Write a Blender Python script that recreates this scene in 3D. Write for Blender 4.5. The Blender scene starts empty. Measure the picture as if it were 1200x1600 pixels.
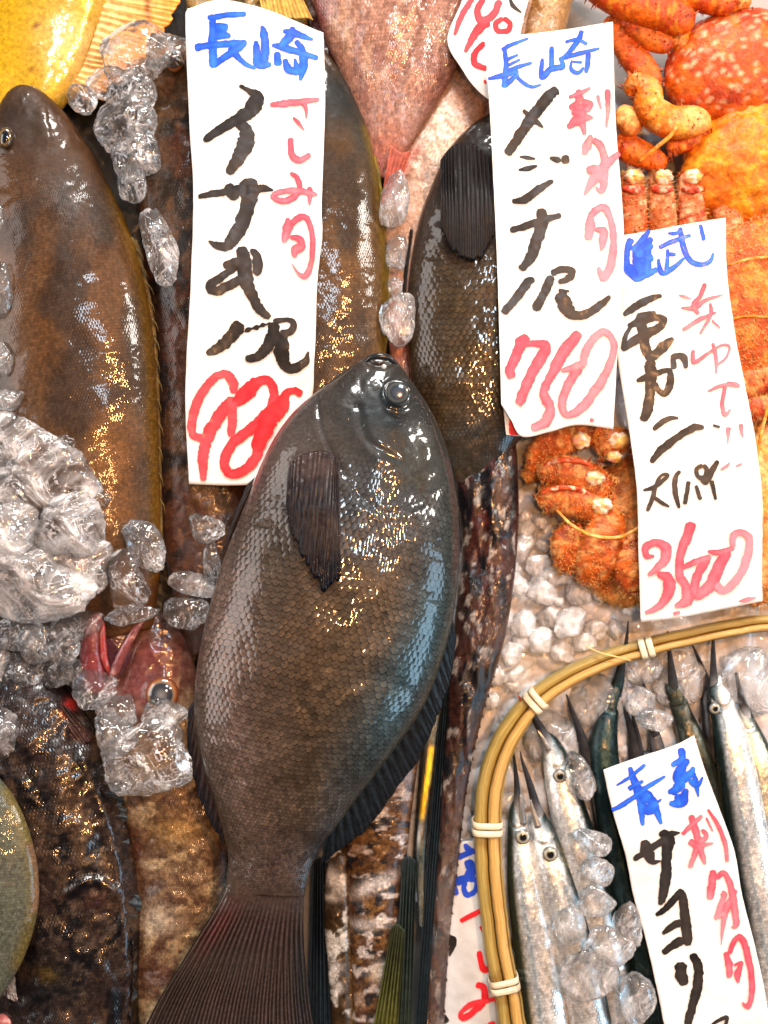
import bpy, math, random
import numpy as np
from mathutils import Vector
R_ = random.Random(7)
sc = bpy.context.scene
S = 0.00034            # metres per unit of the plan (one unit = one photo pixel at bench height)
H = 2300.0             # camera height in plan units

# ---------------------------------------------------------------- camera, light, exposure
cam_d = bpy.data.cameras.new('camera'); cam = bpy.data.objects.new('camera', cam_d)
sc.collection.objects.link(cam); sc.camera = cam
cam.location = (0, 0, H*S)
cam_d.sensor_fit = 'VERTICAL'; cam_d.angle = 2*math.atan(800/H)
cam_d.clip_start = 0.01; cam_d.clip_end = 50
cam_d.dof.use_dof = True; cam_d.dof.focus_distance = (H-120)*S; cam_d.dof.aperture_fstop = 3.3
w = bpy.data.worlds.new('World'); sc.world = w; w.use_nodes = True
wb = w.node_tree.nodes['Background']; wb.inputs[0].default_value = (0.62, 0.72, 0.85, 1); wb.inputs[1].default_value = 0.06

def lamp(name, loc, target, power, size, col, sy=None):
    d = bpy.data.lights.new(name, 'AREA'); d.energy = power; d.color = col
    d.shape = 'RECTANGLE'; d.size = size; d.size_y = sy or size
    o = bpy.data.objects.new(name, d); sc.collection.objects.link(o); o.location = loc
    o.rotation_euler = (Vector(target)-Vector(loc)).to_track_quat('-Z', 'Y').to_euler(); return o
lamp('stall_light', (-1.45, 0.30, 0.95), (0, 0, 0), 13, 1.3, (1, 0.93, 0.90), 0.7)
lamp('stall_light_back', (0.10, 1.60, 1.05), (0, 0, 0), 40, 0.8, (1, 0.98, 0.95), 0.3)
lamp('stall_lamp_right', (1.35, 0.65, 0.90), (0.1, 0.1, 0), 14, 0.3, (1, 0.93, 0.84))
lamp('warm_bulb_a', (0.52, 0.30, 1.22), (0.0, 0, 0), 9.5, 0.055, (1, 0.44, 0.15))
lamp('warm_bulb_b', (0.10, 0.05, 1.35), (0.0, 0, 0), 6, 0.045, (1, 0.46, 0.16))
lamp('cool_window', (1.25, -0.35, 0.75), (0, 0, 0), 6.5, 0.7, (0.48, 0.76, 1), 0.4)
lamp('cool_panel', (0.17, 0.46, 1.30), (0, 0, 0), 3.3, 0.16, (0.70, 0.86, 1), 0.16)
vs = sc.view_settings; vs.view_transform = 'Standard'; vs.look = 'None'; vs.gamma = 1; vs.exposure = 0.17
try: vs.use_curve_mapping = False
except Exception: pass
sc.cycles.use_denoising = True; sc.cycles.max_bounces = 10; sc.cycles.transmission_bounces = 8; sc.cycles.transparent_max_bounces = 12
sc.cycles.caustics_reflective = False; sc.cycles.caustics_refractive = True; sc.cycles.sample_clamp_indirect = 4

# ---------------------------------------------------------------- numpy helpers
def hsh(ix, iy, seed):
    v = (ix.astype(np.int64)*374761393 + iy.astype(np.int64)*668265263 + seed*974711) & 0xffffffff
    v = ((v ^ (v >> 13))*1274126177) & 0xffffffff
    return ((v ^ (v >> 16)) & 0xffffff)/float(0xffffff)
def vn(x, y, seed=0):
    ix, iy = np.floor(x), np.floor(y); fx, fy = x-ix, y-iy
    fx = fx*fx*(3-2*fx); fy = fy*fy*(3-2*fy)
    a, b = hsh(ix, iy, seed), hsh(ix+1, iy, seed); c, d = hsh(ix, iy+1, seed), hsh(ix+1, iy+1, seed)
    return (a*(1-fx)+b*fx)*(1-fy)+(c*(1-fx)+d*fx)*fy
def fbm(x, y, seed=0, o=4):
    s, a, n = 0, 1, 0
    for k in range(o):
        s = s+a*vn(x*2**k+k*17.3, y*2**k-k*9.1, seed+k); n += a; a *= .5
    return s/n
def ss(a, b, x):
    t = np.clip((x-a)/(b-a), 0, 1); return t*t*(3-2*t)
def cat(pts, n, closed=False):
    """smooth resample of a list of points (any dimension) to n rows"""
    P = np.array(pts, float)
    if P.ndim == 1: P = P[:, None]
    m = len(P)
    if m == 2: return P[0]+(P[1]-P[0])*np.linspace(0, 1, n)[:, None]
    t = np.linspace(0, m if closed else m-1, n, endpoint=not closed)
    i = np.minimum(np.floor(t).astype(int), m-1 if closed else m-2); f = (t-i)[:, None]
    if closed: g = lambda k: P[k % m]
    else:
        E = np.vstack([2*P[0]-P[1], P, 2*P[-1]-P[-2]]); g = lambda k: E[k+1]
    a, b, c, d = g(i-1), g(i), g(i+1), g(i+2)
    return .5*((2*b)+(c-a)*f+(2*a-5*b+4*c-d)*f*f+(3*b-a-3*c+d)*f**3)
def pdist(X, Y, pl, n=60):
    q = cat(pl, n); d = np.full(X.shape, 1e9)
    for k in range(len(q)-1):
        a, b = q[k], q[k+1]; v = b-a; L = max((v**2).sum(), 1e-9)
        t = np.clip(((X-a[0])*v[0]+(Y-a[1])*v[1])/L, 0, 1)
        d = np.minimum(d, np.hypot(X-a[0]-t*v[0], Y-a[1]-t*v[1]))
    return d
def C(*c): return np.array(c, float)
def paint(X, Y, base, ops):
    """colour over the plan of a thing (skin pigment, blotches, painted sheen)"""
    col = np.ones(X.shape+(3,))*C(*base)
    for o in ops:
        k = o[0]
        if k == 'b':                                   # blotch x,y,rx,ry,angle,colour,strength
            _, x, y, rx, ry, an, c, s = o; an = math.radians(an)
            u = (X-x)*math.cos(an)+(Y-y)*math.sin(an); v = -(X-x)*math.sin(an)+(Y-y)*math.cos(an)
            wgt = np.exp(-((u/rx)**2+(v/ry)**2))*s
        elif k == 'n':                                 # cloudy patches sx,sy,colour,strength,lo,hi,seed
            _, sx, sy, c, s, lo, hi, sd = o; wgt = ss(lo, hi, fbm(X/sx, Y/sy, sd, 5))*s
        elif k == 'l':                                 # band along a line: line,width,colour,strength
            _, pl, wd, c, s = o; wgt = np.exp(-(pdist(X, Y, pl)/wd)**2)*s
        wgt = np.clip(wgt, 0, 1)[..., None]; col = col*(1-wgt)+C(*c)*wgt
    return col
def dig(X, Y, ops):
    z = np.zeros(X.shape)
    for o in ops:
        if o[0] == 'l': z += o[3]*np.exp(-(pdist(X, Y, o[1])/o[2])**2)
        elif o[0] == 'b':
            z += o[5]*np.exp(-(((X-o[1])/o[3])**2+((Y-o[2])/o[4])**2))
        elif o[0] == 'n': z += o[3]*(fbm(X/o[1], Y/o[2], o[4], 4)-.5)
        elif o[0] == 's':                              # step across a line (an overlapping plate)
            pl, wd, hgt, sgn = o[1:]; q = cat(pl, 40); d = pdist(X, Y, pl)
            j = np.argmin(np.hypot(X[..., None]-q[:, 0], Y[..., None]-q[:, 1]), -1); j = np.clip(j, 0, 38)
            cr = (q[j+1, 0]-q[j, 0])*(Y-q[j, 1])-(q[j+1, 1]-q[j, 1])*(X-q[j, 0])
            z += hgt*np.exp(-(d/wd)**2)*(np.sign(cr) == sgn)
    return z

# ---------------------------------------------------------------- object helpers
def W(p, z0=0):
    k = (H-z0)/H; p = np.asarray(p, float)
    return np.stack([(p[..., 0]-600)*S*k, (800-p[..., 1])*S*k, p[..., 2]*S], -1)
def meta(o, label=None, cat_=None, group=None, kind=None):
    if label: o['label'] = label
    if cat_: o['category'] = cat_
    if group: o['group'] = group
    if kind: o['kind'] = kind
    return o
def thing(name, x, y, z, label, cat_, group=None):
    o = bpy.data.objects.new(name, None); sc.collection.objects.link(o); o.empty_display_size = .01
    o.location = tuple(W((x, y, z), z)); o['z0'] = 0; del o['z0']
    return meta(o, label, cat_, group)
def put(name, co, faces, mat, parent=None, col=None, uv=None, z0=0, scl=None, smooth=True):
    """co: plan coordinates (x right, y down, z up); one mesh object, origin at its parent's (or its own) base"""
    v = W(co, z0).reshape(-1, 3)
    if parent is None: org = np.array([v[:, 0].mean(), v[:, 1].mean(), v[:, 2].min()])
    else:
        org = np.zeros(3); p = parent
        while p: org = org+np.array(p.location); p = p.parent
    v = v-org
    me = bpy.data.meshes.new(name)
    faces = np.asarray(faces) if not isinstance(faces, list) else faces
    if isinstance(faces, np.ndarray):
        n = faces.shape[1]; me.vertices.add(len(v)); me.vertices.foreach_set('co', v.ravel())
        me.loops.add(faces.size); me.loops.foreach_set('vertex_index', faces.ravel().astype(np.int32))
        me.polygons.add(len(faces)); me.polygons.foreach_set('loop_start', np.arange(0, faces.size, n, dtype=np.int32))
        me.update(calc_edges=True)
    else:
        me.from_pydata(v.tolist(), [], faces); me.update()
    if col is not None:
        a = me.color_attributes.new('Col', 'FLOAT_COLOR', 'POINT')
        c = np.ones((len(v), 4)); c[:, :3] = np.clip(np.asarray(col).reshape(-1, 3), 0, 1); a.data.foreach_set('color', c.ravel())
    if scl is not None:
        a = me.attributes.new('scl', 'FLOAT', 'POINT'); a.data.foreach_set('value', np.asarray(scl, float).ravel())
    if uv is not None:
        a = me.attributes.new('suv', 'FLOAT_VECTOR', 'POINT')
        q = np.zeros((len(v), 3)); q[:, :2] = np.asarray(uv).reshape(-1, 2); a.data.foreach_set('vector', q.ravel())
    if smooth: me.polygons.foreach_set('use_smooth', [True]*len(me.polygons))
    me.validate(); me.materials.append(mat)
    o = bpy.data.objects.new(name, me); sc.collection.objects.link(o)
    if parent is None: o.location = tuple(org)
    else: o.parent = parent
    return o
def gridf(n, m, wrap=False):
    """quads of an n x m grid; wrap joins the last column to the first"""
    i = np.arange(n-1)[:, None]; j = np.arange(m if wrap else m-1)[None, :]; j2 = (j+1) % m
    return np.stack([i*m+j, i*m+j2, (i+1)*m+j2, (i+1)*m+j], -1).reshape(-1, 4)

# ---------------------------------------------------------------- node helpers
class E:
    """tiny expression builder for math nodes"""
    def __init__(s, nt, v): s.nt, s.v = nt, v
    def m(s, op, *a):
        n = s.nt.nodes.new('ShaderNodeMath'); n.operation = op
        for k, q in enumerate((s,)+a):
            q = q.v if isinstance(q, E) else q
            if isinstance(q, (int, float)): n.inputs[k].default_value = q
            else: s.nt.links.new(q, n.inputs[k])
        return E(s.nt, n.outputs[0])
    def __add__(s, o): return s.m('ADD', o)
    def __sub__(s, o): return s.m('SUBTRACT', o)
    def __mul__(s, o): return s.m('MULTIPLY', o)
    def __truediv__(s, o): return s.m('DIVIDE', o)
def smap(e, a, b, lo=0., hi=1.):
    n = e.nt.nodes.new('ShaderNodeMapRange'); n.interpolation_type = 'SMOOTHSTEP'
    e.nt.links.new(e.v, n.inputs[0])
    for k, v in zip((1, 2, 3, 4), (a, b, lo, hi)): n.inputs[k].default_value = v
    return E(e.nt, n.outputs[0])
def newmat(name):
    m = bpy.data.materials.new(name); m.use_nodes = True; nt = m.node_tree
    return m, nt, nt.nodes['Principled BSDF']
def attr(nt, name, out):
    n = nt.nodes.new('ShaderNodeAttribute'); n.attribute_name = name; return n.outputs[out]
def noise(nt, scale, detail=4, rough=.55, vec=None, dist=0):
    n = nt.nodes.new('ShaderNodeTexNoise'); n.inputs['Scale'].default_value = scale
    n.inputs['Detail'].default_value = detail; n.inputs['Roughness'].default_value = rough; n.inputs['Distortion'].default_value = dist
    if vec is None:
        tc = nt.nodes.new('ShaderNodeTexCoord'); vec = tc.outputs['Object']
    nt.links.new(vec, n.inputs['Vector']); return E(nt, n.outputs['Fac'])
def bump(nt, h, dist, strength=1., nrm=None):
    n = nt.nodes.new('ShaderNodeBump'); n.inputs['Distance'].default_value = dist; n.inputs['Strength'].default_value = strength
    nt.links.new(h.v, n.inputs['Height'])
    if nrm is not None: nt.links.new(nrm, n.inputs['Normal'])
    return n.outputs[0]
def mixc(nt, fac, a, b, mode='MIX'):
    n = nt.nodes.new('ShaderNodeMix'); n.data_type = 'RGBA'; n.blend_type = mode
    for k, q in ((0, fac), (6, a), (7, b)):
        q = q.v if isinstance(q, E) else q
        if isinstance(q, (int, float)): n.inputs[k].default_value = q
        elif isinstance(q, tuple): n.inputs[k].default_value = q+(1,)
        else: nt.links.new(q, n.inputs[k])
    return n.outputs[2]
def setp(b, **k):
    nm = dict(rough='Roughness', metal='Metallic', coat='Coat Weight', coatr='Coat Roughness', spec='Specular IOR Level', trans='Transmission Weight', ior='IOR', sss='Subsurface Weight', aniso='Anisotropic', alpha='Alpha')
    for q, v in k.items(): b.inputs[nm[q]].default_value = v

def skin(name, dark=.55, light=1.15, bscale=.00055, wet=.00025, rough=.38, metal=.25, coat=.9, fine=420, mottle=0.35, wetscale=380, gain=.50, wk=.5, mk=.4):
    """wet fish skin with overlapping scales drawn in the fish's own coordinates"""
    m, nt, b = newmat(name)
    sep = nt.nodes.new('ShaderNodeSeparateXYZ'); nt.links.new(attr(nt, 'suv', 'Vector'), sep.inputs[0])
    jit = noise(nt, 90, 2); x = E(nt, sep.outputs[0])+(jit-.5)*.6+(noise(nt, 13, 1)-.5)*5.; y = E(nt, sep.outputs[1])+(noise(nt, 70, 2)-.5)*.6+(noise(nt, 15, 1)-.5)*4.
    sc_ = E(nt, attr(nt, 'scl', 'Fac'))
    fx = x.m('FLOOR')
    def cand(k):
        row = fx-float(k); off = row.m('FLOORED_MODULO', 2.)*.5
        cy = (y-off).m('FLOOR')+.5+off
        dx = (x-row)/1.42; dy = (y-cy)/.64
        return dx, dx*dx+dy*dy, cy
    dx1, d1, cy1 = cand(1); dx0, d0, cy0 = cand(0)
    ins = d1.m('LESS_THAN', 1.)
    h = ins*dx1+(E(nt, ins.v).m('SUBTRACT', 1.)*-1.)*dx0
    wrow = fx-ins; wcy = cy0+(cy1-cy0)*ins
    cb = nt.nodes.new('ShaderNodeCombineXYZ'); nt.links.new(wrow.v, cb.inputs[0]); nt.links.new(wcy.v, cb.inputs[1])
    wn = nt.nodes.new('ShaderNodeTexWhiteNoise'); wn.noise_dimensions = '2D'; nt.links.new(cb.outputs[0], wn.inputs['Vector'])
    ws = nt.nodes.new('ShaderNodeSeparateColor'); nt.links.new(wn.outputs['Color'], ws.inputs[0])
    r1, r2, r3 = (E(nt, ws.outputs[k]) for k in range(3))
    hs = h*(r1*.5+.75)+(y-wcy)*(r2-.5)*.45-(y-wcy)*(y-wcy)*1.3
    gap = smap(d1, .97, 1.55, 1, 0)*(ins*-1.+1.)              # the dark root of each scale just behind the one over it
    rim = smap(d1, .72, 1.0)*ins
    tone = (gap*(dark-1.)+rim*(light-1.))*sc_+1.
    col = attr(nt, 'Col', 'Color')
    mo = smap(noise(nt, fine, 5, .7), .3, .7, 1-mottle, 1+mottle)
    cc = mixc(nt, 1., col, (0, 0, 0), 'MULTIPLY')
    vm = nt.nodes.new('ShaderNodeVectorMath'); vm.operation = 'SCALE'; nt.links.new(col, vm.inputs[0]); nt.links.new((tone*mo*gain*(((r1-.5)*.5)*sc_+1.)).v, vm.inputs['Scale'])
    nt.links.new(vm.outputs[0], b.inputs['Base Color'])
    wear = smap(noise(nt, 26, 3), .32, .62, .35, 1.)
    nb = bump(nt, hs*sc_*wear, bscale, 1.)
    nb2 = bump(nt, noise(nt, fine*.6, 1.5, .45), wet*.5, 1., nb)
    nt.links.new(nb2, b.inputs['Normal'])
    cn = bump(nt, noise(nt, wetscale, 1.2, .4), wet*wk, 1., bump(nt, hs*sc_*wear, bscale*.6, 1.))
    nt.links.new(cn, b.inputs['Coat Normal'])
    rr = smap(noise(nt, 60, 3), .3, .7, rough*.75, rough*1.3); nt.links.new(rr.v, b.inputs['Roughness'])
    setp(b, metal=metal*mk, coat=coat*.7, coatr=.065, spec=.22)
    return m
def vmat(name, rough=.4, spec=.4, metal=0., coat=0., coatr=.1, bs=0, bd=0., sss=0, mottle=.15, ms=300, rays=False):
    m, nt, b = newmat(name); col = attr(nt, 'Col', 'Color')
    mo = smap(noise(nt, ms, 5, .65), .3, .7, 1-mottle, 1+mottle)
    vm = nt.nodes.new('ShaderNodeVectorMath'); vm.operation = 'SCALE'; nt.links.new(col, vm.inputs[0]); nt.links.new(mo.v, vm.inputs['Scale'])
    nt.links.new(vm.outputs[0], b.inputs['Base Color'])
    if bs:
        nb = bump(nt, noise(nt, bs, 4, .6), bd); nt.links.new(nb, b.inputs['Normal']); nt.links.new(nb, b.inputs['Coat Normal'])
    setp(b, rough=rough, metal=metal, coat=coat, coatr=coatr, sss=sss, spec=spec)
    if sss: b.inputs['Subsurface Radius'].default_value = (1, .5, .3); b.inputs['Subsurface Scale'].default_value = .004
    return m
M = {}
M['black'] = skin('blackfish_skin', dark=.16, light=1.5, bscale=.0007, wet=.00022, rough=.40, metal=.3, mottle=.35, coat=1.1, wetscale=330, fine=600)
M['grunt'] = skin('grunt_skin', dark=.75, light=1.1, bscale=.00018, wet=.00024, rough=.42, metal=.3, mottle=.25, fine=520, coat=.7, wetscale=360)
M['pink'] = skin('bream_skin', dark=.75, light=1.15, bscale=.0004, wet=.00030, rough=.25, metal=.3, mottle=.3, gain=.75)
M['mottle'] = skin('mottled_skin', dark=.7, light=1.1, bscale=.0003, wet=.00045, rough=.3, metal=.1, mottle=.4, fine=330, coat=.7, gain=.75)
M['rough'] = skin('scorpionfish_skin', dark=.7, light=1.15, bscale=.0003, wet=.0006, rough=.28, metal=.05, mottle=.5, fine=300, wetscale=260, coat=.8)
M['silver'] = skin('silver_skin', dark=.7, light=1.12, bscale=.00022, wet=.00030, rough=.24, metal=.8, mk=.8, coat=.6, mottle=.16, gain=1.1)
M['fin'] = vmat('wet_fin', rough=.4, metal=0., coat=.12, bs=420, bd=.0003, mottle=.3, spec=.12)
M['fin_dark'] = vmat('dark_fin', rough=.42, coat=.28, bs=420, bd=.0003, mottle=.4, spec=.06)
M['eye'] = vmat('eye', rough=.12, coat=1, coatr=.03, mottle=0)
M['flesh'] = vmat('wet_flesh', rough=.3, coat=1, coatr=.06, bs=180, bd=.0009, sss=.25, mottle=.25)
M['crab'] = vmat('crab_shell', rough=.45, coat=.12, coatr=.15, bs=240, bd=.0012, mottle=.4, sss=0, spec=.3)
M['hair'] = vmat('crab_bristle', rough=.6, mottle=.2)
M['cane'] = None

# ---------------------------------------------------------------- generic shapes
def perim(k, n=2000):
    a = np.linspace(0, math.pi, n); d = np.hypot(np.sin(a), k*np.cos(a)); s = np.concatenate([[0], np.cumsum((d[1:]+d[:-1])/2)])
    return a, s/s[-1]
def body(name, L, Rr, zc, k, mat, base, ops, relief=(), parent=None, nS=220, nA=96, rows=0, asp=.8, z0=None, zlift=None, smask=None, keep=None, thmin=0, thp=None, rays=0, rag=0, rfade=(.1, .4), ramp=1.5, raydark=.5):
    """closed lens-section body between two outlines; scales run from L/R first pair (head) to last (tail)"""
    l, r = cat(L, nS), cat(Rr, nS); mid = (l+r)/2; hw = np.hypot(*(r-l).T)/2
    t = np.linspace(0, 1, nS); ds = np.concatenate([[0], np.hypot(*np.diff(mid, axis=0).T)])
    A, SA = perim(k); q = np.linspace(0, 1, nA//2, endpoint=False)
    top = np.interp(q, SA, A); ang = np.concatenate([top, top+math.pi])
    ca, sa = np.cos(ang), np.sin(ang)
    th = np.maximum(hw*k, thmin)
    if thp: th = th*np.interp(t, [q_[0] for q_ in thp], [q_[1] for q_ in thp])
    X = mid[:, 0, None]+(r-l)[:, 0, None]/2*ca; Y = mid[:, 1, None]+(r-l)[:, 1, None]/2*ca
    Zc = zc+(cat(zlift, nS)[:, 0] if zlift is not None else 0*t)
    Z = th[:, None]*sa
    up = np.clip(sa, 0, 1)
    Z = Z+dig(X, Y, relief)*np.sqrt(up)[None, :] if relief else Z
    Z = Z+Zc[:, None]
    if rays:
        T2 = t[:, None]; fd = ss(rfade[0], rfade[1], T2); wv = fbm(ca[None, :]*rays*.4+7, T2*5, 71)
        ph = 2*math.pi*rays*(ca[None, :]/2+.012*(fbm(T2*4, ca[None, :]*3, 72)-.5))
        br = ss(.45, .8, T2); rr_ = (1-br)*np.cos(ph)+br*np.cos(2*ph+1)
        Z = Z+rr_*ramp*fd*(.4+1.2*wv)*np.sign(sa)[None, :]*(np.abs(sa)[None, :] > .02)
        dl = np.gradient(mid, axis=0)[-1]; dl = dl/np.hypot(*dl); cut = (fbm(ca[None, :]*rays*.5, ca[None, :]*0, 5)*1.0+.5*vn(ca[None, :]*rays*2, ca[None, :]*0, 6))*rag*ss(.6, 1, T2)
        X = X-dl[0]*cut; Y = Y-dl[1]*cut
    if keep: keep_top(keep, X[::2, :nA//2:2], Y[::2, :nA//2:2], Z[::2, :nA//2:2])
    col = paint(X, Y, base, ops)
    if rays: col = col*(1-fd*(1-(raydark+(1.3-raydark)*(.5+.5*rr_)**1.2)*(.7+.6*wv)))[..., None]
    v = np.concatenate([q, 1+q])*max(rows, 1)
    um = np.cumsum(ds/np.maximum(hw, hw.max()*.3))*max(rows, 1)/(math.pi*.75)*asp
    uv = np.stack([np.broadcast_to(um[:, None], X.shape), np.broadcast_to(v[None, :], X.shape)], -1)
    scl = np.ones(X.shape)*(1 if rows else 0)
    if smask is not None: scl = scl*smask(X, Y)
    co = np.stack([X, Y, Z], -1).reshape(-1, 3); f = gridf(nS, nA, True)
    n = len(co); m0, m1 = co[:nA].mean(0), co[-nA:].mean(0)
    co = np.vstack([co, m0, m1]); fl = [tuple(x) for x in f]
    f = np.vstack([f, [(n, (j+1) % nA, j, j) for j in range(0)] or np.zeros((0, 4), int)])
    caps = []
    for j in range(nA):
        j2 = (j+1) % nA; caps.append((n, j2, j)); caps.append((n+1, (nS-1)*nA+j, (nS-1)*nA+j2))
    faces = fl+caps
    cf = np.vstack([col.reshape(-1, 3), col[0].mean(0), col[-1].mean(0)])
    uvf = np.vstack([uv.reshape(-1, 2), uv[0, 0], uv[-1, 0]]); sf = np.concatenate([scl.ravel(), [0, 0]])
    return put(name, co, faces, mat, parent, cf, uvf, zc if z0 is None else z0, sf)
TOPS = {}
def keep_top(key, X, Y, Z):
    from mathutils.kdtree import KDTree
    kd = KDTree(X.size); xs, ys, zs = X.ravel(), Y.ravel(), Z.ravel()
    for i in range(X.size): kd.insert((xs[i], ys[i], 0), i)
    kd.balance(); TOPS[key] = (kd, zs)
def top_at(key, X, Y):
    kd, zs = TOPS[key]; out = np.zeros(X.size)
    for i, (x, y) in enumerate(zip(X.ravel(), Y.ravel())):
        r = kd.find_n((x, y, 0), 3); wt = [1/(q[2]+.5) for q in r]; out[i] = sum(zs[q[1]]*v for q, v in zip(r, wt))/sum(wt)
    return out.reshape(X.shape)
def loft(name, path, mat, parent=None, col=(.5, .5, .5), flat=1., nS=40, nA=16, z0=0, colf=None, rough=None, power=1., cap=False):
    """tapered limb: path rows (x, y, z, radius)"""
    P = cat(path, nS); c, r = P[:, :3], np.maximum(P[:, 3], .15)
    if cap:
        e_ = np.concatenate([[0], np.cumsum(np.linalg.norm(np.diff(c, axis=0), axis=1))]); e_ = np.minimum(e_, e_[-1]-e_)/(r*.9); r = r*np.sqrt(np.clip(1-(1-np.clip(e_, 0, 1))**2, .01, 1))
    T = np.gradient(c, axis=0); T /= np.linalg.norm(T, axis=1)[:, None]+1e-9
    up = np.array([0, 0, 1.]); B = np.cross(T, up); B /= np.linalg.norm(B, axis=1)[:, None]+1e-9; N = np.cross(B, T)
    a = np.linspace(0, 2*math.pi, nA, endpoint=False)
    ca, sa = np.sign(np.cos(a))*np.abs(np.cos(a))**power, np.sign(np.sin(a))*np.abs(np.sin(a))**power
    co = c[:, None]+r[:, None, None]*(B[:, None]*ca[None, :, None]+flat*N[:, None]*sa[None, :, None])
    if rough: co = co+(fbm(co[..., 0]/rough[0]+co[..., 2]/9, co[..., 1]/rough[0], 3)[..., None]-.5)*rough[1]*N[:, None]
    cl = colf(co[..., 0], co[..., 1]) if colf else np.ones(co.shape)*C(*col)
    n = nS*nA; faces = [tuple(x) for x in gridf(nS, nA, True)]
    for j in range(nA):
        j2 = (j+1) % nA; faces += [(n, j2, j), (n+1, (nS-1)*nA+j, (nS-1)*nA+j2)]
    co2 = np.vstack([co.reshape(-1, 3), c[0], c[-1]]); cl = np.vstack([cl.reshape(-1, 3), cl[0].mean(0), cl[-1].mean(0)])
    uv = np.zeros((len(co2), 2))
    return put(name, co2, faces, mat, parent, cl, uv, z0, np.zeros(len(co2)))
def fin(name, base, tip, zb, zt, rays, c0, c1, parent, z0=0, amp=2.2, rag=10, belly=0, mat=None, raydark=.55, thick=2.0, nt_=36, ops=None, seed=1, over=None, fadeu=.22):
    ns = rays*8+1; b, t = cat(base, ns), cat(tip, ns); s = np.linspace(0, 1, ns)
    rg = (vn(s*rays*.35, s*0, seed)+.5*vn(s*rays*1.0, s*0, seed)+.7*vn(s*rays*2.7, s*0+4, seed)**2)*rag
    u = np.linspace(0, 1, nt_)
    dirv = t-b; ln = np.hypot(*dirv.T)+1e-6; t = t-dirv/ln[:, None]*rg[:, None]
    X = b[:, 0, None]*(1-u)+t[:, 0, None]*u; Y = b[:, 1, None]*(1-u)+t[:, 1, None]*u
    ph = (2*math.pi*rays*(s+.55/rays*(vn(s*rays*.6, s*0, seed+5)-.5)))
    split = 1+ss(.35, 1, u)[None, :]*0
    wv = fbm(s[:, None]*rays*.5, u[None, :]*4, seed+9); wav = amp*(.35+.9*wv)*((1-.75*ss(.3, .8, u))[None, :]*np.cos(ph)[:, None]+ss(.3, .8, u)[None, :]*np.cos(2*ph+1)[:, None]*.55+.3*np.cos(3*ph)[:, None])
    Z = zb+(zt-zb)*u[None, :]+wav+belly*np.sin(math.pi*u)[None, :]+amp*1.5*(fbm(s[:, None]*5, u[None, :]*3, seed)-.5)
    if over: Z = Z-zb-(zt-zb)*u[None, :]+zb+(zt-zb)*u[None, :]+top_at(over, X, Y)
    ray = (1-.7*ss(.35, .85, u))[None, :]*(.5+.5*np.cos(ph))[:, None]**1.5+.7*ss(.35, .85, u)[None, :]*(.5+.5*np.cos(2*ph+1))[:, None]
    cc = C(*c0)*(1-u[None, :, None])+C(*c1)*u[None, :, None]+0*X[..., None]
    fade = ss(0., fadeu, u)[None, :]
    cc = cc*((raydark+(1.25-raydark)*ray)*fade+(1-fade))[..., None]*(.75+.5*fbm(X/14, Y/40, seed)[..., None])
    if ops: 
        p = paint(X, Y, (0, 0, 0), ops); q = paint(X, Y, (1, 1, 1), ops); wt = 1-(q-p).mean(-1, keepdims=True); cc = cc*(1-wt)+p
    co = np.stack([X, Y, Z], -1)
    lo = co.copy(); lo[..., 2] -= thick
    n = ns*nt_; f = gridf(ns, nt_); ff = np.vstack([f, f[:, ::-1]+n])
    ed = []
    idx = np.arange(n).reshape(ns, nt_)
    for row in (idx[0, ::-1], idx[-1], idx[:, 0], idx[::-1, -1]):
        for a, c in zip(row[:-1], row[1:]): ed.append((a, c, c+n, a+n))
    ff = np.vstack([ff, np.array(ed)])
    return put(name, np.vstack([co.reshape(-1, 3), lo.reshape(-1, 3)]), ff, mat or M['fin'], parent, np.vstack([cc.reshape(-1, 3)]*2), None, z0)
def eye(name, x, y, z, r, rings, parent, z0, dome=.55, ell=1., ang=0):
    """rings: list of (radius fraction, colour)"""
    n, m = 24, 40; ph = np.linspace(0.001, math.pi, n)[:, None]; a = np.linspace(0, 2*math.pi, m, endpoint=False)[None, :]
    rr = np.sin(ph)*r; X0, Y0 = rr*np.cos(a)*ell, rr*np.sin(a); an = math.radians(ang)
    X = x+X0*math.cos(an)-Y0*math.sin(an); Y = y+X0*math.sin(an)+Y0*math.cos(an); Z = z+np.cos(ph)*r*dome+0*a
    fr = np.where(np.cos(ph) > 0, np.sin(ph), 1.)+0*a
    col = np.zeros(X.shape+(3,)); rs = [0]+[q[0] for q in rings]
    for k in range(3): col[..., k] = np.interp(fr, [q[0] for q in rings], [q[1][k] for q in rings])
    co = np.stack([X, Y, Z], -1)
    return put(name, co.reshape(-1, 3), gridf(n, m, True), M['eye'], parent, col, None, z0)
def E2(p, c): return (p, c)
# ---------------------------------------------------------------- price cards
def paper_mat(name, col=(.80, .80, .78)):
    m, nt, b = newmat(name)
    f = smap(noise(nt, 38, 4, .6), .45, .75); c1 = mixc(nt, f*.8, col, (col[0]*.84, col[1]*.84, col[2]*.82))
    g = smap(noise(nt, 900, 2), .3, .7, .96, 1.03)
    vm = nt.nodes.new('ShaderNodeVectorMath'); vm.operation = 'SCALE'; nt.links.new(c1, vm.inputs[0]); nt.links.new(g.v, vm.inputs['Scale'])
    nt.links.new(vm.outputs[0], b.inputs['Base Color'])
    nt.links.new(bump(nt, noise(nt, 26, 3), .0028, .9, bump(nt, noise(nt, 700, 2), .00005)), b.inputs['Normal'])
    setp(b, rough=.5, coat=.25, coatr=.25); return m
M['paper'] = paper_mat('card_paper'); M['paper_grey'] = paper_mat('shaded_card_paper', (.62, .66, .68))  # second paper is the first with shade mixed into its grey
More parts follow.
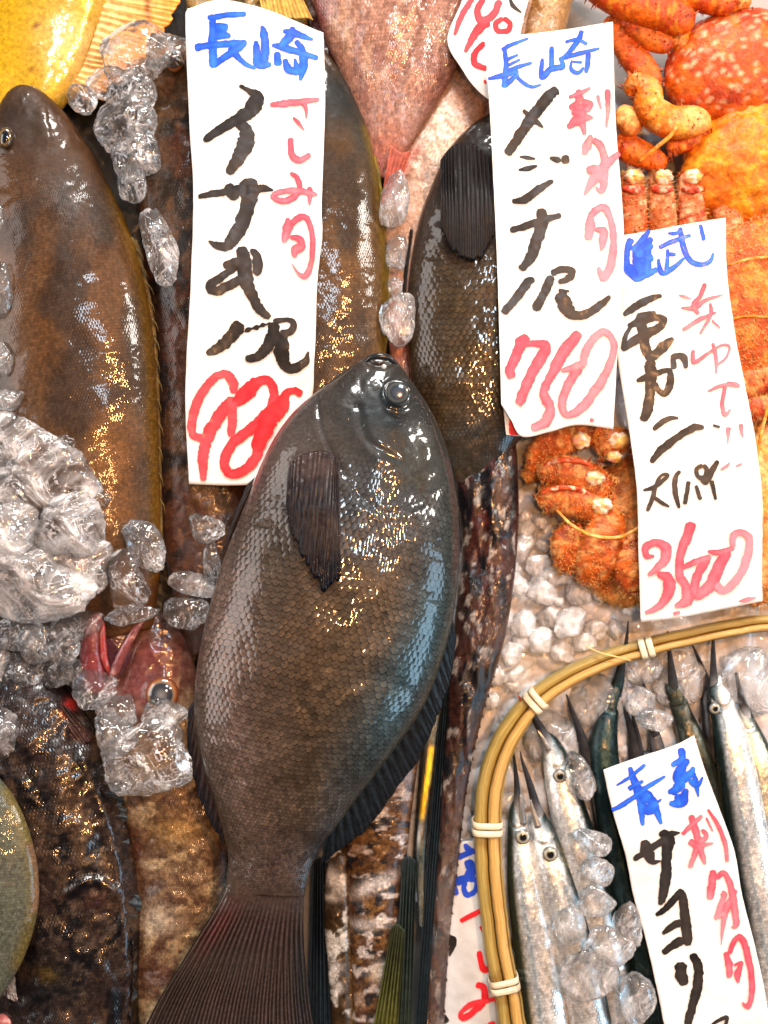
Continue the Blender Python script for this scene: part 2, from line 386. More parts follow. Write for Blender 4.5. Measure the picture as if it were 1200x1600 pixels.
def ink_mat(name, c0, c1, rough=.3):
    m, nt, b = newmat(name)
    a = attr(nt, 'Col', 'Color'); sp = nt.nodes.new('ShaderNodeSeparateColor'); nt.links.new(a, sp.inputs[0])
    n = noise(nt, 170, 4, .65); d = E(nt, sp.outputs[0])+(n-.5)*.9
    nt.links.new(mixc(nt, smap(d, .0, 1.), c0, c1), b.inputs['Base Color']); setp(b, rough=rough+.2, coat=.04, coatr=.15, spec=.25)
    return m
INK = {'k': ink_mat('black_marker', (.008, .0078, .008), (.036, .031, .029), .22), 'b': ink_mat('blue_marker', (.012, .07, .62), (.035, .24, .92)),
       'r': ink_mat('red_marker', (.80, .012, .022), (.88, .06, .08)), 'p': ink_mat('pink_marker', (.84, .06, .10), (.92, .24, .29))}
def card(label, cols, zs, strokes, mat='paper', group=None, wav=(2.5, .012, 1.3), name='price_card', curl=0):
    """cols: outline columns from left edge to right edge, each a list of points from top to bottom"""
    nU, nV = 48, 120
    cc = np.stack([cat(c, nV) for c in cols]); g = np.stack([cat(cc[:, j], nU) for j in range(nV)])       # nV,nU,2
    X, Y = g[..., 0], g[..., 1]
    zt, zb = zs
    y0, y1 = Y.min(), Y.max(); xc = X.mean()
    wav = (wav[0]*1.5, wav[1], wav[2])
    def zf(x, y):
        t = np.clip((y-y0)/(y1-y0), 0, 1)
        return zt+(zb-zt)*t+wav[0]*np.sin(y*wav[1]+wav[2]+x*.006)+wav[0]*.5*np.sin(x*.035+y*.008)+1.6*(fbm(x/60, y/60, 11)-.5)*wav[0]+curl*((x-xc)/100)**2
    X = X+.7*(fbm(X/6, Y/6, 2)-.5); Z = zf(X, Y); z0 = (zt+zb)/2
    th = thing(name, float(X.mean()), float(Y.mean()), min(zt, zb), label, 'price card', group)
    co = np.stack([X, Y, Z], -1); lo = co.copy(); lo[..., 2] -= .9; n = nV*nU; f = gridf(nV, nU); idx = np.arange(n).reshape(nV, nU); ed = []
    for row in (idx[0, ::-1], idx[-1], idx[:, 0], idx[::-1, -1]):
        for a, c in zip(row[:-1], row[1:]): ed.append((a, c, c+n, a+n))
    ff = np.vstack([f, f[:, ::-1]+n, np.array(ed)])
    put('paper', np.vstack([co.reshape(-1, 3), lo.reshape(-1, 3)]), ff, M[mat], th, None, None, z0)
    k = 0
    for pname, ink, T, lst in strokes:
        VV, FF, CC, off = [], [], [], 0
        for st in lst:
            den = 0.; 
            if isinstance(st[0], (int, float)): den = st[0]; st = st[1:]
            P = np.array([(T[0]+p[0]/T[2], T[1]+p[1]/T[2], p[2]*{'k': 1.22, 'b': 1.2, 'r': 1.1, 'p': 1.12}[ink]/T[2]) for p in st], float)
            L = np.hypot(*np.diff(P[:, :2], axis=0).T).sum(); n = int(max(10, L/1.2)); q = cat(P, n)
            # round the ends
            d = np.gradient(q[:, :2], axis=0); d /= np.linalg.norm(d, axis=1)[:, None]+1e-9; N = np.stack([-d[:, 1], d[:, 0]], -1)
            s = np.linspace(0, L, n); hwid = np.maximum(q[:, 2], 1.2)/2
            e = np.minimum(s, L-s); hw_ = hwid*np.sqrt(np.clip(e/(hwid*.7)+.25, 0, 1))
            m = 7; uu = np.linspace(-1, 1, m)
            ragl = 1+.15*(vn(s/2.2, s*0+k, 5)-.5)+.25*(vn(s/6., s*0+k, 7)-.5); ragr = 1+.15*(vn(s/2.4, s*0+k+9, 6)-.5)+.25*(vn(s/6., s*0+k+5, 8)-.5)
            wgt = np.where(uu[None] < 0, ragl[:, None], ragr[:, None])
            x = q[:, 0, None]+N[:, 0, None]*uu*hw_[:, None]*wgt; y = q[:, 1, None]+N[:, 1, None]*uu*hw_[:, None]*wgt
            z = zf(x, y)+.45+k*.035+.25*(s/L)[:, None]; k += 1
            VV.append(np.stack([x, y, z], -1).reshape(-1, 3)); FF.append(gridf(n, m)+off)
            dn = den+.55*(s/L)[:, None]*0.7+.25*(1-np.abs(uu))[None]+0*x; CC.append(np.repeat(dn.reshape(-1, 1), 3, 1)); off += n*m
        F = np.vstack(FF)[:, ::-1]
        put(pname, np.vstack(VV), F, INK[ink], th, np.vstack(CC), None, z0)
    return th
A=(280,0,5.); B=(280,230,5.); Cc=(280,460,5.); D=(680,0,4.); Ee=(740,230,4.615); F=(740,440,4.615); G=(950,330,4.8); Hh=(950,550,4.8); I=(970,740,5.217); J=(930,1140,5.); K=(970,1360,5.217); Lt=(680,1300,5.336)
def card_isaki():
    return card('long white price card with red 980, lying under the nose of the big dark fish',
    [[(293,15),(290,40),(295,190),(302,300),(299,450),(292,560),(289,640),(294,756)],
     [(345,2),(345,100),(350,300),(350,500),(345,640),(340,758)],
     [(425,19),(425,150),(430,320),(425,500),(410,640),(370,758)],
     [(505,49),(508,160),(503,320),(504,370),(496,440),(491,560),(478,645),(395,757)]], (83, 74), [
    ('blue_writing','b',A,[
      [(222,135,20),(260,140,38),(380,125,36),(525,118,30)],[(262,130,40),(262,300,55),(268,530,55)],[(270,225,50),(330,215,60),(385,225,45)],[(275,280,70),(340,275,60),(405,290,25)],
      [(120,372,48),(250,355,45),(400,345,45),(530,338,38)],[(265,515,45),(350,455,45),(450,390,55),(515,340,35)],[(400,370,60),(450,440,45),(520,505,32),(600,535,18)],
      [(645,205,14),(663,260,50),(672,400,55),(668,510,40)],[(600,320,25),(610,420,55),(625,500,60),(720,500,28)],[(765,400,40),(770,510,55)],
      [(892,205,35),(865,280,60),(785,355,40)],[(810,240,25),(920,258,45),(1045,300,16)],[(725,350,20),(800,362,45),(950,405,45),(1085,452,32)],[(905,310,30),(955,370,45),(970,500,60),(945,625,18)],[(825,455,30),(850,530,55),(935,565,40)],[(900,450,14),(925,530,50),(965,560,60)]]),
    ('black_writing','k',A,[
      [(472,672,22),(540,708,34),(610,752,70),(595,800,105),(540,880,95),(450,935,72),(330,1010,62),(190,1100,42)],[.3,(450,960,50),(520,1010,85),(525,1100,105),(470,1230,85),(385,1365,60)],
      [.35,(150,1540,30),(250,1520,45),(370,1505,52)],[.3,(385,1440,60),(410,1500,85),(450,1565,60)],[(370,1520,40),(470,1490,70),(600,1480,55),(660,1470,50),(737,1488,8)],[.25,(540,1395,95),(550,1480,125),(535,1600,100),(495,1750,100),(430,1860,90),(370,1930,62),(290,1920,48),(232,1888,8)],
      [.25,(490,1930,75),(505,2050,95),(530,2200,90),(590,2350,70),(640,2430,60),(712,2485,40)],[.3,(560,1950,25),(610,2010,60),(612,2110,60),(585,2140,45)],[.3,(348,2085,50),(470,2040,55)],[.2,(455,2085,40),(330,2170,55),(245,2245,62),(300,2280,62),(400,2230,62),(495,2175,50)],
      [.1,(480,2520,100),(420,2610,85),(330,2700,75),(215,2765,35)],[(510,2592,14),(540,2575,34),(570,2566,12),(605,2558,34),(630,2550,12),(655,2540,32),(680,2536,12),(715,2525,24)],
      [.2,(735,2515,40),(850,2500,30),(895,2535,42),(865,2595,50),(790,2600,40)],[.15,(740,2520,65),(735,2620,85),(680,2720,75),(600,2790,60),(515,2800,42)],[(815,2600,60),(800,2730,100),(820,2840,80),(880,2880,58),(980,2830,55),(1010,2745,12)]]),
    ('red_writing','p',A,[
      [(710,815,30),(850,800,50),(1095,775,25)],[(955,785,50),(990,840,28),(993,925,10)],[(888,912,14),(935,960,24),(978,1020,6)],[(870,1075,45),(875,1180,42),(900,1235,50),(950,1253,48),(1025,1208,34)],
      [(868,1352,20),(920,1390,38),(942,1480,42),(885,1550,50),(800,1572,45),(735,1532,38),(800,1497,38),(940,1495,45),(1082,1530,20)],[(1018,1465,34),(1025,1530,40),(1020,1612,12)],
      [(850,1708,25),(850,1790,70),(820,1900,38)],[(855,1780,50),(960,1700,45),(1020,1750,38),(1047,1900,38),(1030,2070,40),(985,2160,45),(930,2135,18),(880,2060,6)],[(870,1860,28),(940,1872,50),(960,1935,60),(910,1960,60),(905,2020,20)]]),
    ('price_writing','r',Cc,[
      [.5,(428,770,50),(415,680,75),(360,617,55),(270,655,60),(160,800,66),(98,970,68),(105,1090,56),(185,1130,60)],[.35,(430,810,75),(330,920,90),(240,1060,90),(195,1180,85),(180,1300,72),(185,1455,45)],[.55,(405,800,70),(415,950,65),(400,1110,55)],
      [.1,(420,860,60),(530,760,110),(600,690,85),(690,670,60),(742,760,66),(720,890,90),(620,1010,90),(510,1085,80),(400,1180,75),(348,1310,70),(400,1400,66),(520,1360,75),(600,1260,75),(620,1180,60)],
      [-.2,(960,780,55),(890,748,50),(835,775,60),(800,860,110),(720,950,130),(660,1060,120),(600,1230,90)]])], group=None, wav=(3.5,.011,1.0))
def card_mejina():
    Fd=(F[0],F[1],F[2])
    card('short white card stub with a red bar, peeking out below the 750 price card',[[(786,628),(788,650),(791,679)],[(803,620),(803,650),(805,681)],[(822,620),(821,650),(820,682)]],(76,72),[('red_bar','r',F,[[-.3,(303,890,72),(300,1000,78),(298,1108,82)]])],wav=(.5,.01,0))
    card('long white price card with red 750, between the fish and the crab legs',
    [[(756,58),(765,180),(770,260),(777,400),(780,520),(783,632)],[(780,57),(785,200),(790,400),(795,560),(798,655)],[(815,56),(815,200),(815,400),(815,560),(816,682)],[(850,52),(855,200),(860,400),(860,560),(858,675)],[(905,46),(915,200),(920,400),(918,560),(902,664)],[(956,37),(962,180),(972,300),(975,400),(966,520),(959,670)]], (96, 86), [
    ('blue_writing','b',D,[
      [(413,325,22),(470,292,22),(580,248,12)],[(430,315,22),(440,420,28),(430,555,34)],[(450,382,18),(515,352,14)],[(440,425,16),(528,380,14)],[(440,458,22),(520,425,22),(602,400,14)],[(328,502,18),(420,480,28),(520,452,20)],[(430,545,30),(480,500,26),(520,470,18)],[(495,470,18),(540,515,20),(600,548,18),(660,535,10)],
      [(725,298,22),(725,425,30)],[(667,372,18),(663,485,30),(720,440,34),(790,425,30),(785,375,16)],[(912,205,26),(885,270,28),(820,350,22),(770,385,16)],[(808,275,16),(880,262,18),(945,290,16)],[(770,378,22),(900,345,22),(1022,315,14)],[(950,340,24),(950,400,28),(938,465,18)],[(850,385,10),(845,440,20),(890,462,22),(925,430,14)],[(855,395,10),(915,400,14)]]),
    ('black_writing','k',D,[
      [(762,560,48),(700,615,56),(600,740,62),(520,860,52),(450,965,46)],[.4,(548,690,16),(610,740,34),(675,800,10)],[.3,(528,975,8),(580,982,22),(628,992,8)],[(522,1058,10),(580,1050,30),(640,1035,10)],[.4,(715,985,14),(765,1000,32),(778,1015,18)],[.4,(810,968,40),(822,1022,40)],
      [.4,(482,1253,22),(560,1246,42),(650,1180,40),(738,1128,24)],
      [.45,(470,1437,30),(585,1405,38),(690,1370,38),(788,1345,26)],[.45,(660,1302,50),(668,1390,66),(630,1518,62),(588,1622,52),(535,1685,38)],
      [.4,(622,1748,22),(578,1762,50),(525,1840,46),(440,1940,44),(425,1960,30)],
      [.4,(725,1710,40),(795,1684,36),(855,1698,40),(830,1742,40),(768,1765,20)],[.4,(727,1725,44),(682,1830,46),(622,1942,46)],
      [.4,(770,1815,20),(838,1822,10)],[.4,(772,1830,60),(800,1880,74),(830,1940,70),(870,1972,52),(950,1960,46),(1035,1905,40),(1092,1850,20)]]),
    ('red_writing','p',D,[
      [.0,(832,615,16),(900,590,26),(968,555,14)],[.0,(893,565,30),(905,690,60),(935,845,18)],[.0,(835,680,30),(900,648,36),(968,652,30),(940,700,40)],[.0,(850,700,30),(930,722,60)],[.0,(825,800,28),(900,748,60),(985,738,14)],[.3,(1012,600,18),(1035,685,10)],[.1,(1075,562,32),(1080,680,26),(1070,798,10)],
      [.35,(975,845,26),(950,910,50),(932,965,30)],[.35,(985,870,36),(1040,915,40),(1062,1000,46),(1058,1120,44),(1045,1190,30),(1005,1165,10)],[.35,(1155,950,30),(1060,1040,56),(1000,1110,60),(932,1215,12)],[.35,(950,1065,50),(1030,1045,50)],
      [.4,(972,1335,24),(970,1410,56),(958,1497,40)],[.4,(965,1350,40),(1040,1292,42),(1085,1330,36),(1115,1480,36),(1100,1645,46),(1055,1730,46),(1018,1668,18)],[.4,(1000,1430,20),(1052,1442,40),(1050,1500,46),(1040,1565,14)]]),
    ('price_writing','p',Fd,[
      [-.2,(395,398,55),(340,445,75),(295,560,65),(262,640,62),(275,700,50)],[-.1,(340,450,44),(430,448,42),(520,470,66),(470,575,76),(390,720,68),(335,860,62),(320,885,50)],[.1,(762,365,62),(655,500,80),(555,680,60),(505,800,56),(552,905,62),(520,1010,66),(420,1058,46)],
      [.35,(635,645,24),(760,605,56),(820,582,18)],[.3,(765,615,66),(685,740,58),(640,870,56),(670,958,42),(770,915,62),(880,780,66),(975,610,52),(1010,455,42),(950,362,42),(870,405,52),(805,510,54),(790,585,40)],[0,(840,992,24),(870,1005,20)]])], wav=(3,.012,2.2))
def card_hidden():
    card('partly covered white price card with red numerals, tucked between the two pink fish',
    [[(740,-60),(722,0),(699,62),(722,110),(748,145),(790,175)],[(780,-60),(770,0),(755,62),(765,110),(780,140),(800,180)],[(850,-60),(826,0),(812,60),(808,110),(806,140),(808,190)]],(48,58),[
    ('red_writing','r',D,[[.5,(240,-20,30),(170,90,36),(120,222,18)],[.3,(300,-10,35),(262,70,40),(290,132,46),(360,95,44),(405,0,38)],[.2,(330,130,60),(250,215,50),(185,332,22)],[.0,(425,112,28),(468,150,32),(450,195,32),(392,195,32),(378,152,32),(422,112,28)],[.0,(310,270,28),(248,335,36),(248,405,38),(320,435,28)],[.0,(302,520,26),(318,515,26)]]),
    ('black_writing','k',D,[[.2,(468,-10,16),(490,38,22),(540,78,10)]])],wav=(1.5,.012,2))
def card_kegani():
    card('white price card with red 3600, standing over the hairy crabs at the right',
    [[(960,370),(962,430),(962,520),(968,580),(985,690),(995,770),(998,860),(1003,973)],[(1020,360),(1020,480),(1030,600),(1045,720),(1055,850),(1060,966)],[(1085,348),(1085,480),(1098,600),(1115,720),(1130,850),(1130,953)],[(1134,340),(1137,430),(1148,520),(1162,600),(1180,690),(1191,770),(1193,850),(1194,940)]],(70,62),[
    ('blue_writing','b',G,[
      [(175,205,50),(145,300,40),(150,430,46),(215,515,30)],[(310,140,22),(250,230,50),(185,300,45)],[(330,200,30),(270,270,60),(215,340,60)],[(215,280,60),(235,400,80),(250,490,36)],[(215,330,60),(335,250,40)],[(215,380,60),(340,345,44)],[(300,240,46),(295,470,46)],[(145,400,50),(190,460,60),(215,512,34),(300,470,42),(372,432,30)],
      [(448,165,14),(500,168,22),(550,150,18)],[(380,275,26),(490,225,30),(622,180,22)],[(538,122,32),(555,220,38),(590,330,36),(640,385,34),(710,397,30),(770,370,28),(795,308,16)],[(692,98,24),(722,218,24)],[(448,285,20),(440,450,30)],[(445,325,24),(508,325,24)],[(375,358,18),(395,450,34),(440,458,34),(520,400,28),(575,348,14)]]),
    ('black_writing','k',G,[
      [.4,(402,632,24),(300,665,46),(200,720,50),(120,778,26)],[.4,(358,758,20),(290,775,40),(215,790,34)],[.4,(150,865,32),(280,805,60),(420,808,34),(370,880,54),(240,945,60),(105,1040,40)],[.4,(235,780,60),(262,900,70),(285,1040,66),(335,1085,62),(430,1000,62),(492,952,20)],[.4,(180,850,25),(130,940,30),(112,1040,34)],
      [.1,(312,1115,60),(318,1220,75),(312,1370,66),(290,1490,66),(255,1575,44)],[.1,(212,1275,22),(300,1238,46),(400,1205,36),(462,1200,34),(465,1290,52),(430,1368,40),(385,1350,34),(345,1290,36)],[.6,(490,1090,36),(490,1185,40)],[.6,(470,1095,30),(560,1090,46),(585,1180,24)],
      [.5,(335,1640,30),(400,1585,38),(470,1552,30),(525,1554,16)],[.4,(318,1885,30),(400,1790,52),(520,1695,46),(640,1625,48),(715,1622,22)],[.4,(780,1605,16),(832,1622,20)],
      [.5,(262,2094,16),(350,2065,28),(445,1985,24),(400,1980,18),(362,2045,26),(330,2155,28),(292,2250,22)],[.5,(345,2145,20),(400,2185,24),(458,2218,12)],
      [.3,(540,1948,20),(505,1995,30),(500,2105,34),(532,2228,20)],[.3,(602,2025,26),(572,2198,28)],[.3,(705,1905,30),(660,1935,28),(668,1985,26),(715,2000,34),(735,1940,28),(705,1905,26)],[.3,(820,1872,28),(745,1990,50),(700,2040,56)],[.3,(655,2055,20),(688,2165,28)],[.3,(770,2020,30),(805,2165,16)]]),
    ('red_writing','p',G,[
      [.0,(732,538,32),(690,640,32),(645,700,38),(680,772,22)],[.2,(528,628,8),(575,640,18),(625,658,8)],[.1,(548,725,14),(650,722,34),(740,662,26),(865,625,8)],[.1,(768,688,20),(770,775,26),(690,922,14)],[.1,(812,758,12),(700,805,30),(560,890,24)],[.2,(778,818,16),(842,878,12)],
      [.1,(638,1040,24),(645,1132,30),(740,1072,22),(850,1005,16),(908,1018,16),(880,1100,16),(815,1155,14)],[.1,(785,988,20),(808,1100,26),(805,1222,8)],[.2,(742,1355,12),(820,1317,22),(890,1302,22),(980,1312,26)],[.2,(872,1315,26),(850,1455,26),(872,1528,26),(912,1485,10)],[.2,(885,1285,12),(965,1302,26)],
      [.3,(895,1622,34),(888,1748,4)],[.3,(985,1598,32),(1002,1698,8)],[.3,(838,1942,14),(880,1915,22),(908,1882,6)],[.3,(952,1915,10),(998,1895,18)]]),
    ('price_writing','p',I,[
      [(275,675,20),(215,670,45),(205,600,56),(290,560,55),(370,610,80),(345,720,70),(225,832,26)],[(300,815,36),(385,855,80),(395,960,86),(320,1080,56),(205,1140,28)],[(580,397,72),(535,520,72),(487,660,66),(482,820,62),(532,920,66),(540,1030,86),(445,1085,24)],[(500,770,34),(600,722,46),(735,675,46)],
      [(715,690,50),(640,800,66),(600,930,70),(640,1000,60),(720,910,60)],[(708,633,18),(800,642,44),(930,605,30)],[(880,622,60),(800,760,90),(745,900,90),(640,985,66)],[.5,(918,600,40),(920,510,52),(985,480,44),(1052,525,52),(1042,660,62),(980,820,66),(860,950,56),(775,905,60)],[.3,(970,1045,8),(1040,1030,30),(1112,1012,14)],[.3,(430,1145,22),(488,1130,28)]])],wav=(3,.01,.5),curl=-1.)
def card_sayori():
    card('tilted white price card lying in the bamboo basket over the thin silver fish',
    [[(942,1202),(955,1260),(978,1340),(990,1400),(1010,1470),(1030,1560),(1045,1640)],[(990,1184),(1005,1260),(1030,1340),(1045,1400),(1065,1480),(1085,1560),(1100,1640)],[(1050,1164),(1065,1240),(1095,1330),(1110,1400),(1128,1480),(1150,1560),(1160,1640)],[(1083,1148),(1100,1200),(1123,1260),(1148,1330),(1160,1400),(1180,1480),(1197,1560),(1207,1640)]],(56,50),[
    ('blue_writing','b',J,[
      [(162,432,14),(270,360,24),(382,262,22)],[(263,285,26),(300,400,52),(350,520,66),(358,640,42),(367,745,22)],[(255,462,34),(300,430,30),(368,393,20)],[(128,628,26),(200,590,34),(300,520,32),(385,450,36),(538,355,20)],[(375,475,56),(440,560,66),(470,620,52),(515,735,20)],[(370,600,66),(420,615,80),(480,560,44)],[(350,560,66),(420,500,50)],[(480,560,20),(512,535,10)],
      [(662,135,45),(668,220,46),(585,275,32)],[(722,225,34),(665,290,66),(650,380,76),(725,350,60),(765,285,24)],[(760,330,30),(785,420,34),(806,525,10)],[(838,365,14),(795,430,34),(730,390,40)],[(590,495,54),(680,400,76)],[(565,490,30),(640,445,50)],[(705,455,40),(680,560,66),(620,575,54),(575,565,24)],[(640,500,60),(660,590,40)]]),
    ('black_writing','k',J,[
      [.4,(298,1015,34),(400,945,48),(480,895,44),(560,850,60)],[.1,(540,850,60),(590,815,50),(665,803,6)],[.6,(380,858,56),(405,950,84),(450,1030,46),(515,1025,8)],[.2,(515,785,56),(562,860,88),(557,1000,70),(550,1200,66),(525,1330,50),(505,1375,22)],
      [.1,(480,1460,24),(560,1400,45),(640,1312,50),(680,1290,50),(705,1440,64),(728,1690,68)],[.2,(530,1605,22),(610,1540,48),(680,1510,48)],[.1,(530,1752,40),(610,1695,50),(690,1640,60)],
      [.2,(665,1820,76),(675,1920,76),(698,2000,56)],[.1,(758,1752,50),(805,1850,62),(803,1965,62),(765,2140,60),(715,2310,46)],[.3,(905,2300,15),(970,2260,26),(1025,2245,26),(1015,2310,20)]]),
    ('red_writing','p',J,[
      [.0,(680,818,28),(760,742,36),(838,672,26)],[.0,(748,668,42),(790,800,50),(822,920,52),(862,1055,22)],[.1,(735,868,44),(800,905,40),(925,890,14)],[.1,(835,780,24),(872,830,34),(820,885,40)],[.2,(800,920,46),(770,1000,36),(742,1082,34)],[.1,(870,688,16),(922,798,12)],[.0,(882,622,16),(960,745,28),(1020,900,30),(1035,1035,22)],
      [.0,(928,1100,44),(915,1215,60),(895,1330,46)],[.1,(950,1160,40),(1005,1120,36),(1042,1175,40),(1072,1275,52),(1092,1415,46),(1100,1520,42),(1062,1546,10)],[.2,(1102,1252,26),(1035,1375,50),(1005,1484,36),(982,1685,6)],[.3,(985,1280,44),(1008,1300,40),(960,1440,40),(945,1470,28),(1015,1425,26)],
      [-.1,(1015,1735,34),(1045,1840,50),(1045,1935,36)],[-.1,(1045,1750,40),(1092,1637,36),(1140,1625,46),(1180,1720,46),(1218,1915,46),(1218,2080,40),(1188,2160,36),(1145,2125,10)],[-.1,(1082,1838,20),(1140,1815,24),(1112,1900,48),(1115,1975,16)]])],wav=(2.5,.012,.4))
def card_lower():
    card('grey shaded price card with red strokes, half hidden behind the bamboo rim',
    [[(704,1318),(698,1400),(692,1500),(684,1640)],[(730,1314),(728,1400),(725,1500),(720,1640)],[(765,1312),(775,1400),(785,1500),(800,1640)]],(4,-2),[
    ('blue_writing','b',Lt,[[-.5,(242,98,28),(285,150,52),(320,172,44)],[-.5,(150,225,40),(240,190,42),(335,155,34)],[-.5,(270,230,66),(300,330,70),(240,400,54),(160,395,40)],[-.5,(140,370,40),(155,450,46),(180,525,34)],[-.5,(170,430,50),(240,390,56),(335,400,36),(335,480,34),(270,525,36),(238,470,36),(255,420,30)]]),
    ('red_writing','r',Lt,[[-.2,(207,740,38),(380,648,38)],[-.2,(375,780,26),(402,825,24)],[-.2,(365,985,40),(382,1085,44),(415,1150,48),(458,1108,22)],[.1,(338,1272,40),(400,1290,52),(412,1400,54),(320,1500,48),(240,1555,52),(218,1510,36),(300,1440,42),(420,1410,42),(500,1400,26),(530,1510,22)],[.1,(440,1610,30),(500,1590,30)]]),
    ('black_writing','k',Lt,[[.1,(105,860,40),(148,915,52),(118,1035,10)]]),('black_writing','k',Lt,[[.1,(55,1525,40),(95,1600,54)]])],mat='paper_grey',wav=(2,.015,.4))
def card_bottom():
    card('white paper corner poking out below the tail of the big dark fish',[[(300,1597),(300,1625),(300,1660)],[(330,1588),(330,1620),(330,1660)],[(362,1592),(362,1620),(362,1660)]],(22,20),[],wav=(.5,.01,0))
# ---------------------------------------------------------------- the bench: tray and crushed ice bed
def tray():
    m, nt, b = newmat('tray_film'); f = smap(noise(nt, 8, 4), .35, .7)
    nt.links.new(mixc(nt, f, (.30, .29, .27), (.42, .41, .40)), b.inputs['Base Color'])
    nt.links.new(bump(nt, noise(nt, 30, 4), .002), b.inputs['Normal']); setp(b, rough=.25, coat=.3)
    n = 60; x = np.linspace(-500, 1800, n); y = np.linspace(-600, 2300, n); X, Y = np.meshgrid(x, y)
    Z = -95+4*(fbm(X/150, Y/150, 4)-.5)
    meta(put('bench', np.stack([X, Y, Z], -1).reshape(-1, 3), gridf(n, n)[:, ::-1], m), kind='structure')
def icebed_mat():
    m, nt, b = newmat('crushed_ice')
    f = smap(noise(nt, 110, 5, .7), .3, .7)
    nt.links.new(mixc(nt, f, (.62, .62, .63), (.88, .89, .91)), b.inputs['Base Color'])
    setp(b, rough=.2, trans=.12, ior=1.31, coat=.6, coatr=.05, sss=.12)
    b.inputs['Subsurface Radius'].default_value = (1, 1, 1); b.inputs['Subsurface Scale'].default_value = .0012
    nt.links.new(bump(nt, noise(nt, 170, 4, .6), .0012), b.inputs['Normal']); return m
def lump_field(X, Y, size, seed, zz=1.):
    """rounded broken lumps, heights of the highest lump over each point"""
    out = np.full(X.shape, -9.)
    gx, gy = np.floor(X/size), np.floor(Y/size)
    for i in (-1, 0, 1):
        for j in (-1, 0, 1):
            cx, cy = gx+i, gy+j
            px = (cx+.5+.9*(hsh(cx, cy, seed)-.5))*size; py = (cy+.5+.9*(hsh(cx, cy, seed+1)-.5))*size
            rad = size*(.42+.42*hsh(cx, cy, seed+2)); el = .6+.8*hsh(cx, cy, seed+3); an = hsh(cx, cy, seed+4)*math.pi
            u = (X-px)*np.cos(an)+(Y-py)*np.sin(an); v = -(X-px)*np.sin(an)+(Y-py)*np.cos(an)
            d = (u/(rad*el))**2+(v/(rad/el))**2
            out = np.maximum(out, np.where(d < 1.6, np.sqrt(np.clip(1.0-d/1.6, 0, 1))*rad*zz+8*hsh(cx, cy, seed+5), -9))
    return out
def icebed(label, x0, x1, y0, y1, z, step=2.2, size=30, clip=None, seed=3, amp=10):
    nx, ny = int((x1-x0)/step), int((y1-y0)/step); X, Y = np.meshgrid(np.linspace(x0, x1, nx), np.linspace(y0, y1, ny))
    wx, wy = X+9*(fbm(X/22, Y/22, 31)-.5), Y+9*(fbm(X/22, Y/22, 32)-.5)
    a = lump_field(wx, wy, size, seed, .9); b_ = lump_field(wx+37, wy+11, size*.6, seed+9, .8)-2
    Z = z+np.maximum(np.maximum(a, b_), -4)*.9+amp*(fbm(X/90, Y/90, 8)-.5)*2
    f = gridf(ny, nx)[:, ::-1]
    if clip is not None:
        inside = clip(X, Y).ravel(); f = f[inside[f].all(1)]
    o = put('crushed_ice', np.stack([X, Y, Z], -1).reshape(-1, 3), f, M['icebed'])
    meta(o, label, 'ice', kind='stuff'); return o

# ---------------------------------------------------------------- clear ice
def ice_mat(name, lo=.50, hi=.58, milky=.9, tr_=.72, rgh=.02):
    m, nt, b = newmat(name)
    b.inputs['Base Color'].default_value = (.99, .995, 1, 1); setp(b, rough=rgh, trans=1, ior=1.31, spec=.5)
    big = noise(nt, 34, 2.5, .5, dist=1.6); nb = bump(nt, noise(nt, 120, 2, .5, dist=.8), .0006, .8, bump(nt, big, .0052, 1.))
    nt.links.new(nb, b.inputs['Normal'])
    tr = nt.nodes.new('ShaderNodeBsdfTransparent'); tr.inputs[0].default_value = (.97, .98, .98, 1)
    gl = nt.nodes.new('ShaderNodeBsdfGlossy'); gl.inputs['Roughness'].default_value = .035; gl.inputs['Color'].default_value = (1, 1, 1, 1); nt.links.new(nb, gl.inputs['Normal'])
    fr = nt.nodes.new('ShaderNodeLayerWeight'); fr.inputs['Blend'].default_value = .32; nt.links.new(nb, fr.inputs['Normal'])
    m1 = nt.nodes.new('ShaderNodeMixShader'); nt.links.new((E(nt, fr.outputs['Fresnel'])*.9+.03).v, m1.inputs[0]); nt.links.new(tr.outputs[0], m1.inputs[1]); nt.links.new(gl.outputs[0], m1.inputs[2])
    mx = nt.nodes.new('ShaderNodeMixShader'); mx.inputs[0].default_value = tr_
    nt.links.new(b.outputs[0], mx.inputs[1]); nt.links.new(m1.outputs[0], mx.inputs[2])
    p2 = nt.nodes.new('ShaderNodeBsdfPrincipled'); p2.inputs['Base Color'].default_value = (.93, .94, .95, 1); setp(p2, rough=.15, coat=1, coatr=.04)
    nt.links.new(nb, p2.inputs['Normal'])
    nv = noise(nt, 48, 4, .6, dist=2.2); vein = smap((nv-.5).m('ABSOLUTE'), .0, .022, 1, 0)*smap(noise(nt, 20, 2), .4, .6)
    cloud = smap(noise(nt, 30, 6, .68, dist=1.2), lo, hi, .03, milky)
    f = (cloud+vein*.75).m('MINIMUM', .97)
    m2 = nt.nodes.new('ShaderNodeMixShader'); nt.links.new(f.v, m2.inputs[0]); nt.links.new(mx.outputs[0], m2.inputs[1]); nt.links.new(p2.outputs[0], m2.inputs[2])
    nt.links.new(m2.outputs[0], nt.nodes['Material Output'].inputs[0]); return m
M['ice'] = ice_mat('clear_ice', .50, .64, .75); M['ice_white'] = ice_mat('milky_ice', .41, .68, .66, tr_=.6); M['clump'] = ice_mat('clump_ice', .37, .70, .70, tr_=.62); M['lump'] = ice_mat('bed_ice', .32, .58, .75, tr_=.55); M['icebed'] = icebed_mat()
